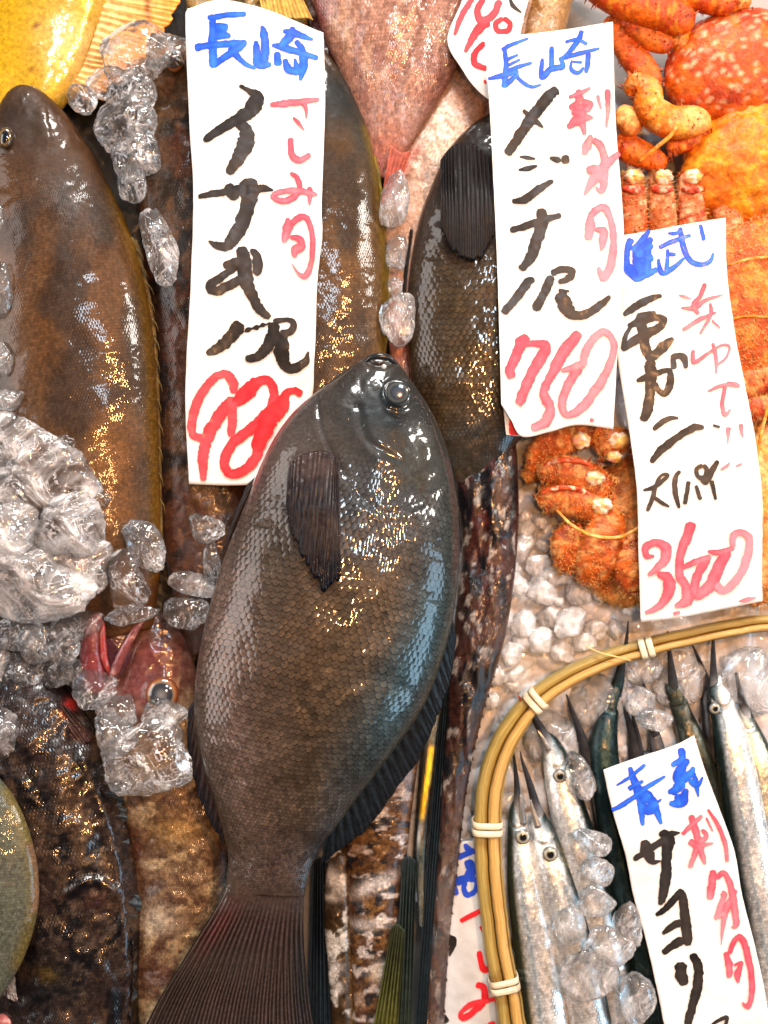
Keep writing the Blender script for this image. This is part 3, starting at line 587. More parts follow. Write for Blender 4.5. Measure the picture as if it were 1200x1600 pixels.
def ico(sub):
    import bmesh
    bm = bmesh.new(); bmesh.ops.create_icosphere(bm, subdivisions=sub, radius=1)
    v = np.array([x.co[:] for x in bm.verts]); f = np.array([[q.index for q in x.verts] for x in bm.faces]); bm.free(); return v, f
ICO = {k: ico(k) for k in (3, 4, 5)}
ICEN = [0]
def ice(x, y, z, rx, ry, rz, ang=0, label=None, mat='ice', sub=5, seed=None, group='loose pieces of clear ice', facets=10, sharp=14, name='ice_chunk', nz=.10, parent=None):
    ICEN[0] += 1; sd = seed if seed is not None else ICEN[0]*7+1; r = random.Random(sd)
    v, f = ICO[sub]
    inv = np.zeros(len(v)); p = sharp
    for k in range(facets):
        nrm = np.array([r.gauss(0, 1) for _ in range(3)]); nrm /= np.linalg.norm(nrm); d = .5+.5*r.random()
        inv += np.clip(v@nrm/d, 0, None)**p
    inv += 1.0
    rad = 1/inv**(1/p)
    rad = rad*(1+nz*2*(fbm(v[:, 0]*2.6+sd, v[:, 1]*2.6+v[:, 2]*2.1, sd % 97, 4)-.5)+nz*.7*(fbm(v[:, 0]*8+v[:, 2]*5, v[:, 1]*8+sd, sd % 89+3, 3)-.5))
    q = v*rad[:, None]*np.array([rx, ry, rz])*1.22; a = math.radians(ang)
    co = np.stack([x+q[:, 0]*math.cos(a)-q[:, 1]*math.sin(a), y+q[:, 0]*math.sin(a)+q[:, 1]*math.cos(a), z+q[:, 2]], -1)
    o = put(name, co, f[:, ::-1], M[mat], parent, None, None, z)
    if parent is None: meta(o, label or 'small clear piece of ice', 'ice', group)
    return o

# ---------------------------------------------------------------- the big dark fish
def big_fish():
    th = thing('blackfish', 520, 980, 15, 'big whole dark scaly fish in the centre, lying head up over all the others', 'fish')
    Lp = [(588,556),(565,562),(532,584),(495,612),(460,642),(430,682),(406,730),(386,780),(366,830),(347,880),(332,930),(319,980),(308,1040),(303,1100),(307,1150),(320,1205),(336,1255),(350,1305),(357,1348),(350,1392)]
    Rp = [(592,556),(616,561),(642,594),(668,632),(688,672),(704,722),(713,775),(718,830),(718,880),(713,932),(704,985),(690,1035),(671,1085),(647,1130),(616,1172),(585,1213),(556,1250),(527,1290),(500,1325),(484,1362),(476,1400)]
    gill = [(497,612),(500,650),(510,690),(527,722),(545,752),(562,775)]
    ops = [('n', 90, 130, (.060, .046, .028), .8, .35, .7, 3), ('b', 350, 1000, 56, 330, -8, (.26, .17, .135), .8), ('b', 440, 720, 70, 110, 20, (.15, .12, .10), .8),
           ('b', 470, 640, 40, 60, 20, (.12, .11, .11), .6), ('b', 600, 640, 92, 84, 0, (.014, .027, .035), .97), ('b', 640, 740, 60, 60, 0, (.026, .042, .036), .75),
           ('b', 585, 800, 110, 80, 0, (.050, .068, .085), .85), ('b', 650, 1020, 46, 240, 25, (.045, .110, .135), .9), ('l', [(650,700),(664,800),(652,920),(608,1060),(540,1200),(452,1320),(415,1400)], 2.2, (.03, .028, .022), .45), ('b', 700, 840, 18, 200, 0, (.045, .06, .055), .8),  # breast and right flank blues paint a cool reflected sheen into the skin
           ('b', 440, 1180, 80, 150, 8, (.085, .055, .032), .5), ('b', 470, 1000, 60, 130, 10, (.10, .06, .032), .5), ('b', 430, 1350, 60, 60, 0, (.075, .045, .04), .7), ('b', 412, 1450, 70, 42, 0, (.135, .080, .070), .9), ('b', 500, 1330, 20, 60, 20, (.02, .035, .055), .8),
           ('b', 395, 745, 22, 60, 25, (.22, .10, .10), .5), ('l', gill, 2.2, (.02, .018, .018), .8), ('l', [(700,720),(714,800),(712,900)], 7, (.13, .10, .10), .5),
           ('b', 655, 745, 12, 22, 10, (.045, .035, .015), .8), ('b', 620, 755, 26, 7, -15, (.06, .045, .02), .7)]
    rel = [('l', gill, 3.5, -2.6), ('s', gill, 22, 1.6, 1), ('l', [(643,618),(636,634),(621,641),(606,634),(599,618),(606,602),(621,595),(636,602),(643,618)], 4, 3.2), ('b', 621, 618, 0, 18, 18, -3), ('l', [(570,562),(582,572),(600,573),(620,566)], 4, -5), ('l', [(645,800),(560,792),(545,752)], 10, 1.5), ('l', [(560,775),(600,800),(650,790),(690,760)], 6, -1.5),
           ('n', 60, 70, 8, 5), ('n', 16, 18, 1.4, 6), ('l', [(470,800),(520,790)], 10, 2), ('b', 600, 700, 40, 40, 3), ('l', [(560,640),(575,690),(620,720)], 6, -2.5)]
    msk = lambda X, Y: ss(690, 800, Y+.25*(600-X)*(X > 530))*(1-ss(1350, 1420, Y))*.95+.05
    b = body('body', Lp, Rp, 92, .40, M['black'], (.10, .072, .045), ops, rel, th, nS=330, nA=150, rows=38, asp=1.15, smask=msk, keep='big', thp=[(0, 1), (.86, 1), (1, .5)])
    eye('eye', 621, 618, 149, 18, [(0, (.055, .075, .10)), (.45, (.035, .05, .07)), (.55, (.02, .028, .035)), (.66, (.05, .062, .068)), (.80, (.075, .085, .082)), (.88, (.02, .028, .03)), (1, (.03, .04, .045))], th, 92, .16, 1.05, 0)
    eye('nostril', 600, 577, 133, 4, [(0, (.5, .5, .5)), (1, (.3, .3, .3))], th, 92, .3)
    loft('lip', [(570,567,96,3), (580,560,100,5), (594,558,102,6), (608,561,100,5), (620,570,96,3)], M['black'], th, (.022, .028, .032), .8, z0=92)
    # breast fin, folded back over the flank
    fin('pectoral_fin', [(453,735),(466,716),(498,706),(522,710),(531,722)], [(451,795),(463,845),(482,890),(510,924),(536,918)], 3, 9, 15, (.022, .016, .017), (.003, .004, .008), th, 92, amp=1.0, rag=14, belly=5, raydark=.3, over='big',
        ops=[('b', 492, 730, 32, 22, 0, (.060, .040, .034), .8)], thick=2, mat=M['fin_dark'])
    fin('anal_fin', [(309,1085),(303,1120),(309,1165),(322,1210),(338,1260),(350,1300)], [(292,1110),(291,1165),(297,1215),(312,1262),(330,1300),(346,1322)], 96, 84, 11, (.045, .03, .028), (.010, .014, .020), th, 92, amp=1.6, rag=8, raydark=.4)
    fin('pelvic_fin', [(398,745),(385,775),(372,805),(358,840)], [(384,757),(366,800),(352,840),(338,888)], 84, 78, 6, (.05, .035, .03), (.02, .02, .024), th, 92, amp=1.2, rag=4, raydark=.4)
    fin('dorsal_fin', [(706,960),(690,1010),(668,1062),(640,1110),(606,1155),(572,1205),(540,1252),(510,1300)], [(714,1000),(706,1060),(690,1114),(668,1166),(636,1220),(598,1272),(556,1318),(500,1358)], 94, 84, 22, (.012, .022, .030), (.007, .009, .012), th, 92, amp=.9, rag=5, raydark=.35)
    # tail
    body('tail_fin', [(357,1348),(350,1392),(330,1430),(302,1475),(272,1525),(243,1578),(208,1650)], [(484,1362),(476,1400),(474,1440),(475,1485),(479,1535),(483,1590),(492,1665)], 92, .40, M['black'], (.10, .072, .045),
         ops+[('b', 390, 1640, 170, 170, 0, (.125, .088, .078), .95), ('b', 340, 1450, 14, 50, 35, (.26, .07, .07), .55), ('b', 470, 1540, 14, 120, 0, (.02, .04, .055), .6)],
         (), th, nS=120, nA=620, thp=[(0, .47), (.167, .49), (.24, .36), (.36, .15), (.55, .05), (1, .015)], zlift=[0, 0, -2, -8, -16, -24, -34], rays=21, rag=16, rfade=(.12, .42), ramp=1.6, raydark=.35)
    return th

def simple_fish(name, label, Lp, Rp, zc, k, mat, base, ops, rel=(), rows=40, asp=.95, group=None, **kw):
    x, y = np.array(Lp+Rp).mean(0); th = thing(name, x, y, zc-k*np.hypot(*(np.array(Rp)-np.array(Lp)).T).max()/2, label, 'fish', group)
    body('body', Lp, Rp, zc, k, M[mat], base, ops, rel, th, rows=rows, asp=asp, **kw); return th
def spines(parent, edge, out, zc, n, col, ln=14, r=1.6, z0=0, name='spine'):
    q = cat(edge, n); d = np.gradient(q, axis=0); d /= np.linalg.norm(d, axis=1)[:, None]
    for i in range(n):
        x, y = q[i]; nx, ny = -d[i, 1]*out, d[i, 0]*out; k = .6+.6*R_.random()
        loft(name, [(x, y, zc, r), (x+nx*ln*.5*k+d[i, 0]*ln*.7, y+ny*ln*.5*k+d[i, 1]*ln*.7, zc+1, r*.7), (x+nx*ln*.7*k+d[i, 0]*ln*1.7, y+ny*ln*.7*k+d[i, 1]*ln*1.7, zc, .3)], M['fin'], parent, col, nS=8, nA=6, z0=z0)

def left_fish():
    Lp = [(22,131),(6,150),(-10,185),(-22,230),(-32,300),(-38,380),(-38,470),(-35,560),(-20,660),(5,760),(45,850),(95,930),(150,1000)]
    Rp = [(34,129),(62,140),(98,172),(130,215),(168,285),(200,355),(224,430),(240,520),(247,620),(250,720),(252,810),(250,890),(240,980)]
    gold = [(180,300),(212,390),(232,470),(242,560),(246,650),(248,750),(250,900)]
    th = simple_fish('grunt_fish', 'long plain brown fish along the left edge with a yellow spiny back', Lp, Rp, 25, .48, 'grunt', (.175, .078, .024),
        [('n', 60, 120, (.045, .028, .018), .8, .4, .6, 4), ('b', 40, 190, 80, 80, 0, (.035, .030, .028), .8), ('b', 110, 300, 60, 110, -20, (.05, .04, .034), .6), ('l', gold, 12, (.26, .13, .012), .85), ('b', 90, 190, 14, 60, -35, (.12, .055, .025), .5), ('b', 0, 700, 60, 120, 0, (.12, .10, .075), .6), ('b', 18, 560, 26, 110, 0, (.16, .13, .10), .6)],
        [('s', [(20,330),(62,300),(88,240),(80,190)], 20, 2, -1), ('n', 45, 60, 5, 3), ('n', 12, 12, 1, 9)], rows=70, nS=260, nA=110, smask=lambda X, Y: ss(230, 340, Y))
    eye('eye', 20, 226, 66, 17, [(0, (.006, .008, .012)), (.55, (.010, .014, .02)), (.66, (.20, .13, .05)), (.85, (.05, .035, .02)), (1, (.03, .02, .015))], th, 25, .45, .62, 8)
    fin('pectoral_fin', [(12,470),(10,420),(15,405)], [(92,660),(70,560),(45,470)], 72, 76, 6, (.20, .16, .02), (.085, .075, .02), th, 25, amp=1.4, rag=4, belly=6, raydark=.7, ops=[('b', 46, 520, 5, 40, -15, (.10, .20, .26), .8)])
    fin('dorsal_fin', [(205,370),(228,455),(240,540),(245,640),(249,740),(250,860)], [(216,376),(236,462),(248,548),(252,648),(254,750),(255,870)], 30, 27, 12, (.16, .10, .02), (.10, .07, .03), th, 25, amp=1.2, rag=3, raydark=.5)
    spines(th, [(214,390),(234,470),(244,560),(248,660),(251,780)], -1, 33, 13, (.17, .12, .04), 13, 1.0, 25)
    return th
def card_fish():
    Lp = [(485,72),(462,85),(430,120),(400,190),(385,280),(380,370),(380,460),(388,550),(400,640),(420,720),(450,800)]
    Rp = [(497,72),(515,88),(540,125),(572,195),(592,285),(602,370),(606,455),(604,540),(596,630),(580,710),(545,790)]
    gold = [(575,205),(592,285),(601,370),(605,455),(602,560)]
    th = simple_fish('grunt_fish', 'brown fish with a yellow back edge, behind the 980 card and above the big fish', Lp, Rp, 20, .48, 'grunt', (.17, .08, .020),
        [('n', 50, 110, (.045, .028, .016), .8, .4, .6, 14), ('b', 530, 150, 70, 80, 0, (.028, .036, .036), .9), ('b', 575, 240, 20, 90, -12, (.03, .05, .055), .6), ('l', gold, 9, (.28, .18, .012), .85), ('b', 530, 500, 40, 60, 0, (.06, .045, .04), .6)],
        [('n', 45, 60, 6, 3), ('n', 12, 12, 1.5, 9)], rows=60, nS=230, nA=110, smask=lambda X, Y: ss(200, 300, Y))
    fin('dorsal_fin', [(560,165),(588,270),(601,370),(605,460),(602,555)], [(567,166),(595,270),(607,370),(611,460),(606,556)], 22, 20, 10, (.25, .19, .02), (.14, .12, .03), th, 20, amp=1., rag=3)
    return th
def rock_fish():
    Lp = [(262,62),(240,80),(224,120),(212,190),(212,280),(222,380),(232,480),(238,580),(242,680),(246,770),(256,860),(275,950),(295,1030)]
    Rp = [(275,60),(310,66),(350,95),(385,170),(400,270),(405,370),(408,470),(405,570),(402,670),(392,770),(370,860),(345,930),(320,1020)]
    th = simple_fish('rockfish', 'dark reddish brown rockfish mostly hidden beneath the left side of the 980 card', Lp, Rp, -2, .42, 'mottle', (.080, .030, .015),
        [('n', 34, 60, (.11, .055, .022), .8, .5, .62, 5), ('n', 22, 30, (.012, .010, .009), .9, .52, .66, 8), ('b', 235, 150, 24, 70, 0, (.16, .12, .035), .6), ('b', 275, 170, 60, 12, 5, (.02, .016, .012), .7), ('b', 250, 300, 30, 70, 0, (.07, .045, .02), .5), ('b', 250, 600, 16, 240, 0, (.012, .010, .010), .8), ('b', 290, 110, 40, 40, 0, (.10, .06, .02), .6)],
        [('n', 30, 40, 8, 3), ('n', 9, 10, 2.6, 19)], rows=52, nS=240, nA=100)
    eye('eye', 281, 108, 44, 20, [(0, (.004, .006, .01)), (.72, (.01, .018, .03)), (.8, (.22, .08, .02)), (1, (.06, .03, .01))], th, -2, .5, .8, 20)
    return th
def breams():
    Lp = [(440,-330),(430,-220),(450,-100),(478,-20),(500,45),(525,105),(550,165),(570,222),(588,272)]
    Rp = [(560,-330),(700,-230),(745,-120),(745,-20),(735,45),(718,98),(690,150),(652,210),(606,283)]
    th = simple_fish('sea_bream', 'broad pink fish lying across the top of the photo right of the 980 card', Lp, Rp, 16, .38, 'pink', (.46, .24, .17),
        [('n', 30, 60, (.60, .36, .24), .8, .4, .65, 3), ('l', [(660,-20),(650,60),(630,120)], 3, (.25, .10, .07), .8), ('b', 685, 150, 50, 90, 30, (.24, .13, .12), .75), ('n', 14, 50, (.30, .13, .10), .7, .52, .64, 41), ('b', 600, 250, 30, 50, 30, (.40, .09, .06), .85), ('b', 500, 40, 14, 80, -15, (.22, .06, .07), .85), ('l', [(540,0),(565,110),(590,200)], 3, (.34, .18, .17), .4), ('l', [(570,0),(590,110),(605,180)], 3, (.34, .18, .17), .4)],
        [('l', [(665,-20),(652,60),(632,120)], 5, -4), ('n', 34, 60, 14, 3), ('n', 11, 24, 4.5, 23)], rows=52, nS=220, nA=100)
    fin('pectoral_fin', [(610,232),(626,244),(644,240)], [(594,325),(603,322),(622,292)], 40, 30, 5, (.36, .10, .07), (.34, .05, .03), th, 16, amp=.8, rag=4, raydark=.8)
    Lp = [(770,-40),(730,40),(695,120),(660,180),(628,235),(602,280),(594,335),(598,400),(602,480),(610,560),(622,640)]
    Rp = [(850,0),(820,90),(792,160),(762,230),(728,290),(696,345),(672,405),(658,470),(652,540),(650,600),(650,650)]
    th = simple_fish('sea_bream', 'pale pink and gold fish running diagonally between the broad pink fish and the 750 card', Lp, Rp, -4, .42, 'pink', (.62, .42, .32),
        [('l', [(800,60),(740,210),(680,320),(640,430)], 18, (.50, .20, .08), .75), ('n', 25, 40, (.75, .50, .36), .6, .4, .65, 5), ('b', 625, 530, 40, 70, 0, (.42, .10, .06), .85), ('b', 735, 145, 30, 36, 30, (.42, .20, .12), .7), ('l', [(652,235),(625,280),(606,320)], 8, (.50, .10, .06), .7)],
        [('l', [(800,90),(735,225),(670,340)], 4, -3), ('n', 12, 16, 3, 23)], rows=48, nS=200, nA=90)
    Lp = [(852,-160),(838,-90),(826,-20),(812,50),(798,120)]; Rp = [(930,-150),(915,-80),(898,-10),(882,55),(862,130)]
    simple_fish('sea_bream', 'golden brown fish body between the tops of the two white cards and the orange legs', Lp, Rp, 0, .5, 'pink', (.40, .20, .06), [('n', 25, 40, (.55, .30, .10), .7, .4, .65, 5)], [('n', 10, 12, 3, 3)], rows=40, nS=80, nA=60)
def second_black():
    Lp = [(768,175),(738,194),(702,232),(674,290),(653,350),(641,420),(635,490),(640,560),(655,640),(682,710),(708,752)]
    Rp = [(778,175),(812,190),(850,232),(880,290),(892,350),(895,420),(888,490),(872,560),(842,640),(792,712),(738,760)]
    th = simple_fish('blackfish', 'second dark scaly fish, partly behind the 750 card', Lp, Rp, 22, .40, 'black', (.095, .060, .022),
        [('b', 740, 260, 90, 110, 0, (.020, .018, .022), .95), ('b', 655, 400, 30, 140, 5, (.05, .035, .032), .8), ('b', 740, 700, 80, 45, -35, (.03, .06, .075), .9), ('b', 660, 560, 24, 90, 0, (.045, .032, .022), .6), ('n', 50, 60, (.07, .045, .02), .6, .4, .6, 5)],
        [('l', [(700,235),(720,300),(750,330)], 6, -3.5), ('n', 50, 60, 8, 3), ('n', 14, 14, 1.5, 9)], rows=28, asp=1.15, nS=230, nA=120, smask=lambda X, Y: ss(310, 420, Y)*(1-.6*ss(640, 700, Y)))
    fin('pectoral_fin', [(686,262),(705,240),(735,236),(765,262)], [(686,370),(708,412),(738,424),(768,392)], 72, 80, 14, (.012, .010, .011), (.004, .005, .007), th, 22, amp=1.6, rag=9, belly=6, raydark=.3)
    fin('dorsal_fin', [(646,360),(636,440),(634,520),(642,600)], [(640,356),(628,440),(628,520),(640,606)], 24, 20, 9, (.02, .016, .014), (.012, .01, .01), th, 22, amp=1, rag=4)
def mottled():
    # dark red wet fish beside the bamboo
    Lp = [(760,560),(735,620),(712,690),(712,770),(722,850),(712,950),(700,1050),(690,1150),(682,1250),(675,1350),(664,1450),(655,1560),(648,1680)]
    Rp = [(785,560),(800,620),(806,690),(810,750),(810,830),(802,920),(786,1010),(756,1110),(730,1230),(716,1350),(704,1450),(696,1560),(690,1680)]
    th = simple_fish('grouper', 'long dark red and white streaked wet fish tapering down along the bamboo rim', Lp, Rp, 12, .55, 'rough', (.055, .022, .018),
        [('b', 765, 830, 30, 110, 0, (.17, .035, .028), .6), ('n', 22, 45, (.080, .032, .020), .8, .48, .6, 5), ('n', 9, 20, (.52, .47, .42), .9, .60, .65, 9), ('n', 14, 34, (.008, .008, .011), .97, .50, .60, 12), ('l', [(800,930),(775,1050),(740,1160)], 7, (.12, .05, .02), .8), ('l', [(715,1250),(700,1420),(684,1600)], 12, (.10, .045, .025), .7)],
        [('n', 22, 70, 12, 3), ('n', 8, 16, 3, 7)], rows=44, nS=300, nA=90)
    q = cat([(808,800),(798,920),(780,1020),(752,1120),(728,1230),(714,1350),(702,1450),(692,1600)], 46)
    for i in range(46):
        x, y = q[i]; loft('scute', [(x-6, y-4, 12, 5), (x-1, y+1, 14, 3), (x+1+R_.random()*2.5, y+6, 13, .6)], M['rough'], th, (.08, .035, .03), nS=6, nA=8, z0=12)
    fin('dorsal_fin', [(694,1005),(700,1003),(706,1005)], [(640,1690),(650,1700),(660,1690)], 26, 26, 4, (.012, .020, .026), (.016, .026, .032), th, 12, amp=3.5, rag=6, raydark=.3, nt_=80)
    # blotched fish
    Lp = [(590,1060),(572,1130),(556,1200),(545,1270),(542,1350),(545,1430),(550,1520),(560,1680)]
    Rp = [(668,1060),(662,1130),(652,1200),(642,1280),(634,1350),(622,1430),(610,1520),(595,1680)]
    th = simple_fish('grouper', 'brown fish with white cross blotches under the tail end of the big fish', Lp, Rp, 8, .42, 'mottle', (.085, .040, .020),
        [('n', 30, 15, (.62, .55, .50), .95, .54, .60, 21), ('n', 18, 14, (.22, .11, .035), .7, .5, .6, 25), ('n', 16, 11, (.012, .015, .020), .95, .56, .63, 29), ('b', 612, 1210, 32, 22, 0, (.60, .50, .46), .8), ('b', 580, 1380, 40, 10, -25, (.70, .66, .62), .9), ('b', 575, 1440, 30, 8, 0, (.65, .62, .58), .7), ('b', 592, 1515, 12, 16, 0, (.60, .56, .48), .9)],
        [('n', 14, 12, 4, 3)], rows=30, nS=240, nA=80)
    fin('tail_fin', [(628,1340),(640,1334),(650,1342)], [(610,1690),(624,1700),(640,1690)], 26, 20, 5, (.020, .030, .032), (.030, .045, .030), th, 8, amp=3, rag=8, raydark=.25, nt_=80)
    fin('anal_fin', [(612,1440),(622,1436),(632,1446)], [(566,1690),(590,1700),(614,1690)], 36, 30, 6, (.030, .040, .022), (.12, .12, .016), th, 8, amp=2.6, rag=6, raydark=.25, nt_=60)
    # narrow blotched strip
    Lp = [(528,1318),(510,1355),(506,1420),(510,1490),(516,1560),(524,1680)]; Rp = [(540,1315),(560,1350),(563,1420),(565,1490),(566,1560),(570,1680)]
    th = simple_fish('grouper', 'narrow dark olive fish flank with white blotches just right of the big tail fin', Lp, Rp, 2, .45, 'mottle', (.045, .026, .010),
        [('n', 20, 18, (.60, .58, .52), .95, .60, .66, 31), ('b', 524, 1375, 12, 22, -35, (.72, .68, .62), .95), ('b', 518, 1400, 12, 6, 0, (.7, .66, .6), .9), ('b', 524, 1510, 10, 10, 0, (.7, .68, .64), .95), ('b', 528, 1540, 8, 8, 0, (.7, .68, .64), .9), ('l', [(545,1330),(546,1450),(550,1600)], 4, (.09, .05, .015), .9)], [('n', 10, 12, 4, 3), ('l', [(545,1330),(546,1450),(550,1600)], 5, -5)], rows=24, nS=160, nA=60)
    fin('dorsal_fin', [(490,1345),(500,1340),(512,1348)], [(480,1690),(500,1700),(526,1690)], 6, 2, 6, (.006, .008, .010), (.010, .018, .024), th, 2, amp=3, rag=6, raydark=.3, nt_=70)
    # yellow and black fin edge
    th = thing('yellow_finned_fish', 668, 1180, -20, 'slender yellow and black streaked fish squeezed between the dark fish by the bamboo', 'fish')
    body('body', [(690,1060),(672,1110),(662,1180),(655,1260),(650,1350),(655,1450)], [(700,1060),(690,1110),(680,1180),(672,1260),(664,1350),(664,1450)], 22, .6, M['silver'], (.05, .065, .06),
         [('l', [(674,1170),(668,1215),(658,1275)], 5, (.75, .52, .02), .95), ('l', [(672,1230),(668,1270),(660,1310)], 4, (.01, .01, .01), .95), ('b', 652, 1305, 5, 18, 10, (.75, .75, .7), .9), ('b', 668, 1140, 5, 40, 8, (.35, .45, .42), .8)], (), th, nS=120, nA=40, rows=14)
def scorpion():
    Lp = [(-30,985),(-70,1060),(-90,1150),(-80,1250),(-50,1350),(-30,1430),(-10,1520),(20,1680)]
    Rp = [(30,985),(80,1040),(130,1110),(170,1190),(196,1270),(214,1350),(222,1430),(218,1520),(208,1680)]
    Lp = [tuple(p) for p in cat(Lp, 9)]
    rid = [(140,1180),(170,1260),(190,1340),(200,1420),(205,1520),(205,1640)]
    th = simple_fish('scorpionfish', 'black and brown knobbly wet fish filling the lower left corner beside the red fish', Lp, Rp, 18, .42, 'rough', (.042, .026, .020),
        [('n', 40, 55, (.085, .050, .030), .9, .48, .60, 5), ('n', 26, 40, (.008, .007, .008), .95, .48, .60, 12), ('n', 9, 11, (.13, .09, .065), .6, .60, .70, 33), ('b', 112, 1102, 9, 13, 20, (.62, .02, .015), 1), ('b', 105, 1505, 16, 14, 30, (.02, .016, .014), .9), ('b', 84, 1508, 16, 12, 0, (.26, .16, .02), .9), ('b', 60, 1110, 60, 60, 0, (.035, .022, .022), .7), ('b', 65, 1530, 90, 60, 0, (.014, .012, .012), .7), ('b', 160, 1395, 18, 14, 0, (.09, .03, .02), .7)],
        [('n', 34, 44, 14, 3), ('n', 9, 12, 3.2, 7), ('l', [(100,1060),(125,1110),(120,1150)], 8, -9), ('b', 160, 1395, 0, 22, 18, 9), ('l', [(120,1380),(150,1362),(185,1380)], 7, 7), ('l', rid, 9, 8)], rows=56, nS=260, nA=130)
    fin('dorsal_fin', [(150,1200),(172,1260),(192,1330),(205,1400),(212,1480),(210,1560),(204,1660)], [(190,1210),(206,1270),(218,1340),(226,1410),(226,1490),(222,1560),(214,1660)], 44, 30, 22, (.03, .03, .034), (.05, .075, .09), th, 18, amp=4.5, rag=14, raydark=.25)
    fin('gill_flap', [(62,1085),(92,1092),(118,1106)], [(112,1168),(140,1160),(154,1150)], 48, 44, 5, (.03, .02, .02), (.06, .03, .03), th, 18, amp=2.5, rag=5)
def red_fish():
    Lp = [(212,945),(186,970),(166,1020),(154,1090),(160,1160),(180,1230),(200,1310),(208,1390),(210,1470),(214,1550),(222,1680)]
    Rp = [(238,948),(272,972),(298,1020),(318,1090),(338,1160),(352,1230),(358,1310),(358,1390),(350,1470),(330,1550),(300,1680)]
    th = simple_fish('rockfish', 'reddish fish with gaping mouth and orange ringed eye, its tan body under the big tail', Lp, Rp, 10, .44, 'mottle', (.17, .10, .052),
        [('n', 34, 22, (.42, .30, .16), .8, .48, .62, 5), ('n', 16, 14, (.07, .032, .018), .8, .50, .62, 8), ('b', 235, 1040, 80, 90, 0, (.13, .030, .030), .9), ('b', 262, 985, 30, 40, 0, (.045, .03, .03), .8), ('b', 225, 1075, 26, 28, 0, (.24, .085, .085), .8), ('b', 240, 1015, 30, 16, 20, (.30, .09, .09), .5), ('b', 280, 1290, 40, 20, 0, (.45, .28, .09), .6), ('b', 250, 1430, 26, 20, 0, (.55, .47, .36), .7), ('b', 215, 1330, 14, 60, 0, (.10, .03, .016), .8), ('b', 260, 1510, 60, 40, 0, (.08, .03, .018), .7)],
        [('n', 22, 26, 6, 3), ('l', [(236,955),(206,1010),(192,1060)], 7, -8), ('b', 258, 1080, 24, 24, 7), ('n', 8, 9, 2, 13)], rows=54, nS=240, nA=110, smask=lambda X, Y: ss(1120, 1200, Y))
    eye('eye', 259, 1080, 48, 27, [(0, (.20, .20, .20)), (.22, (.12, .13, .14)), (.42, (.035, .04, .05)), (.68, (.03, .035, .045)), (.75, (.30, .22, .15)), (.82, (.30, .13, .05)), (.9, (.20, .06, .02)), (1, (.12, .04, .025))], th, 10, .42, .95, 20)
    dk = lambda X, Y: paint(X, Y, (.19, .03, .035), [('b', 160, 975, 14, 22, 0, (.55, .28, .27), .8), ('b', 148, 1010, 8, 40, 0, (.14, .03, .03), .8)])
    mp = lambda X, Y: paint(X, Y, (.20, .055, .055), [('n', 14, 18, (.42, .22, .20), .8, .5, .66, 3), ('n', 9, 9, (.06, .02, .02), .8, .52, .64, 8)])
    loft('lower_jaw', [(156,1082,30,16), (152,1050,36,19), (149,1015,40,18), (152,984,45,14), (160,964,48,10), (168,957,48,6)], M['flesh'], th, flat=.8, colf=dk, z0=10, cap=True)
    loft('mouth_lining', [(170,962,32,10), (180,982,30,22), (186,1008,28,26), (184,1034,26,24), (180,1062,22,16)], M['flesh'], th, (.085, .030, .050), .5, z0=10, cap=True)
    loft('lower_lip', [(160,958,57,2.5), (168,972,56,4.5), (169,1000,52,5), (171,1028,48,5), (178,1050,42,2.5)], M['flesh'], th, z0=10, colf=lambda X, Y: paint(X, Y, (.34, .045, .04), [('n', 8, 12, (.5, .2, .18), .8, .5, .6, 3)]))
    loft('upper_lip', [(176,1070,42,3), (184,1050,48,7), (197,1022,54,7.5), (211,995,56,6.5), (224,974,54,5.5), (236,960,48,2.5)], M['flesh'], th, colf=mp, z0=10, flat=.7)
def corner_fish():
    Lp = [(-40,1195),(-70,1240),(-90,1300),(-100,1370),(-95,1440),(-70,1510),(-40,1570)]; Rp = [(-10,1205),(22,1245),(46,1300),(60,1365),(58,1430),(36,1500),(0,1560)]
    simple_fish('filefish', 'olive grey rounded fish side cut off by the lower left edge', Lp, Rp, 88, .35, 'grunt', (.15, .17, .12),
        [('n', 40, 40, (.16, .17, .13), .8, .4, .6, 4), ('l', [(15,1235),(42,1295),(56,1365),(54,1430),(30,1505)], 11, (.24, .18, .04), .9), ('l', [(49,1320),(60,1365),(57,1420)], 5, (.42, .22, .14), .7)], [('n', 12, 12, 2, 5)], rows=40, nS=120, nA=80)
    th = thing('shrimp', 20, 1592, 20, 'pale pink curled shrimp tails at the very bottom left corner', 'shrimp')
    for p in ([(-10,1598,30,10), (8,1590,36,12), (22,1596,34,9), (26,1606,30,5)], [(24,1605,28,8), (34,1594,34,9), (44,1596,32,8), (48,1606,28,4)]): loft('tail', p, M['flesh'], th, (.50, .18, .18), z0=20)
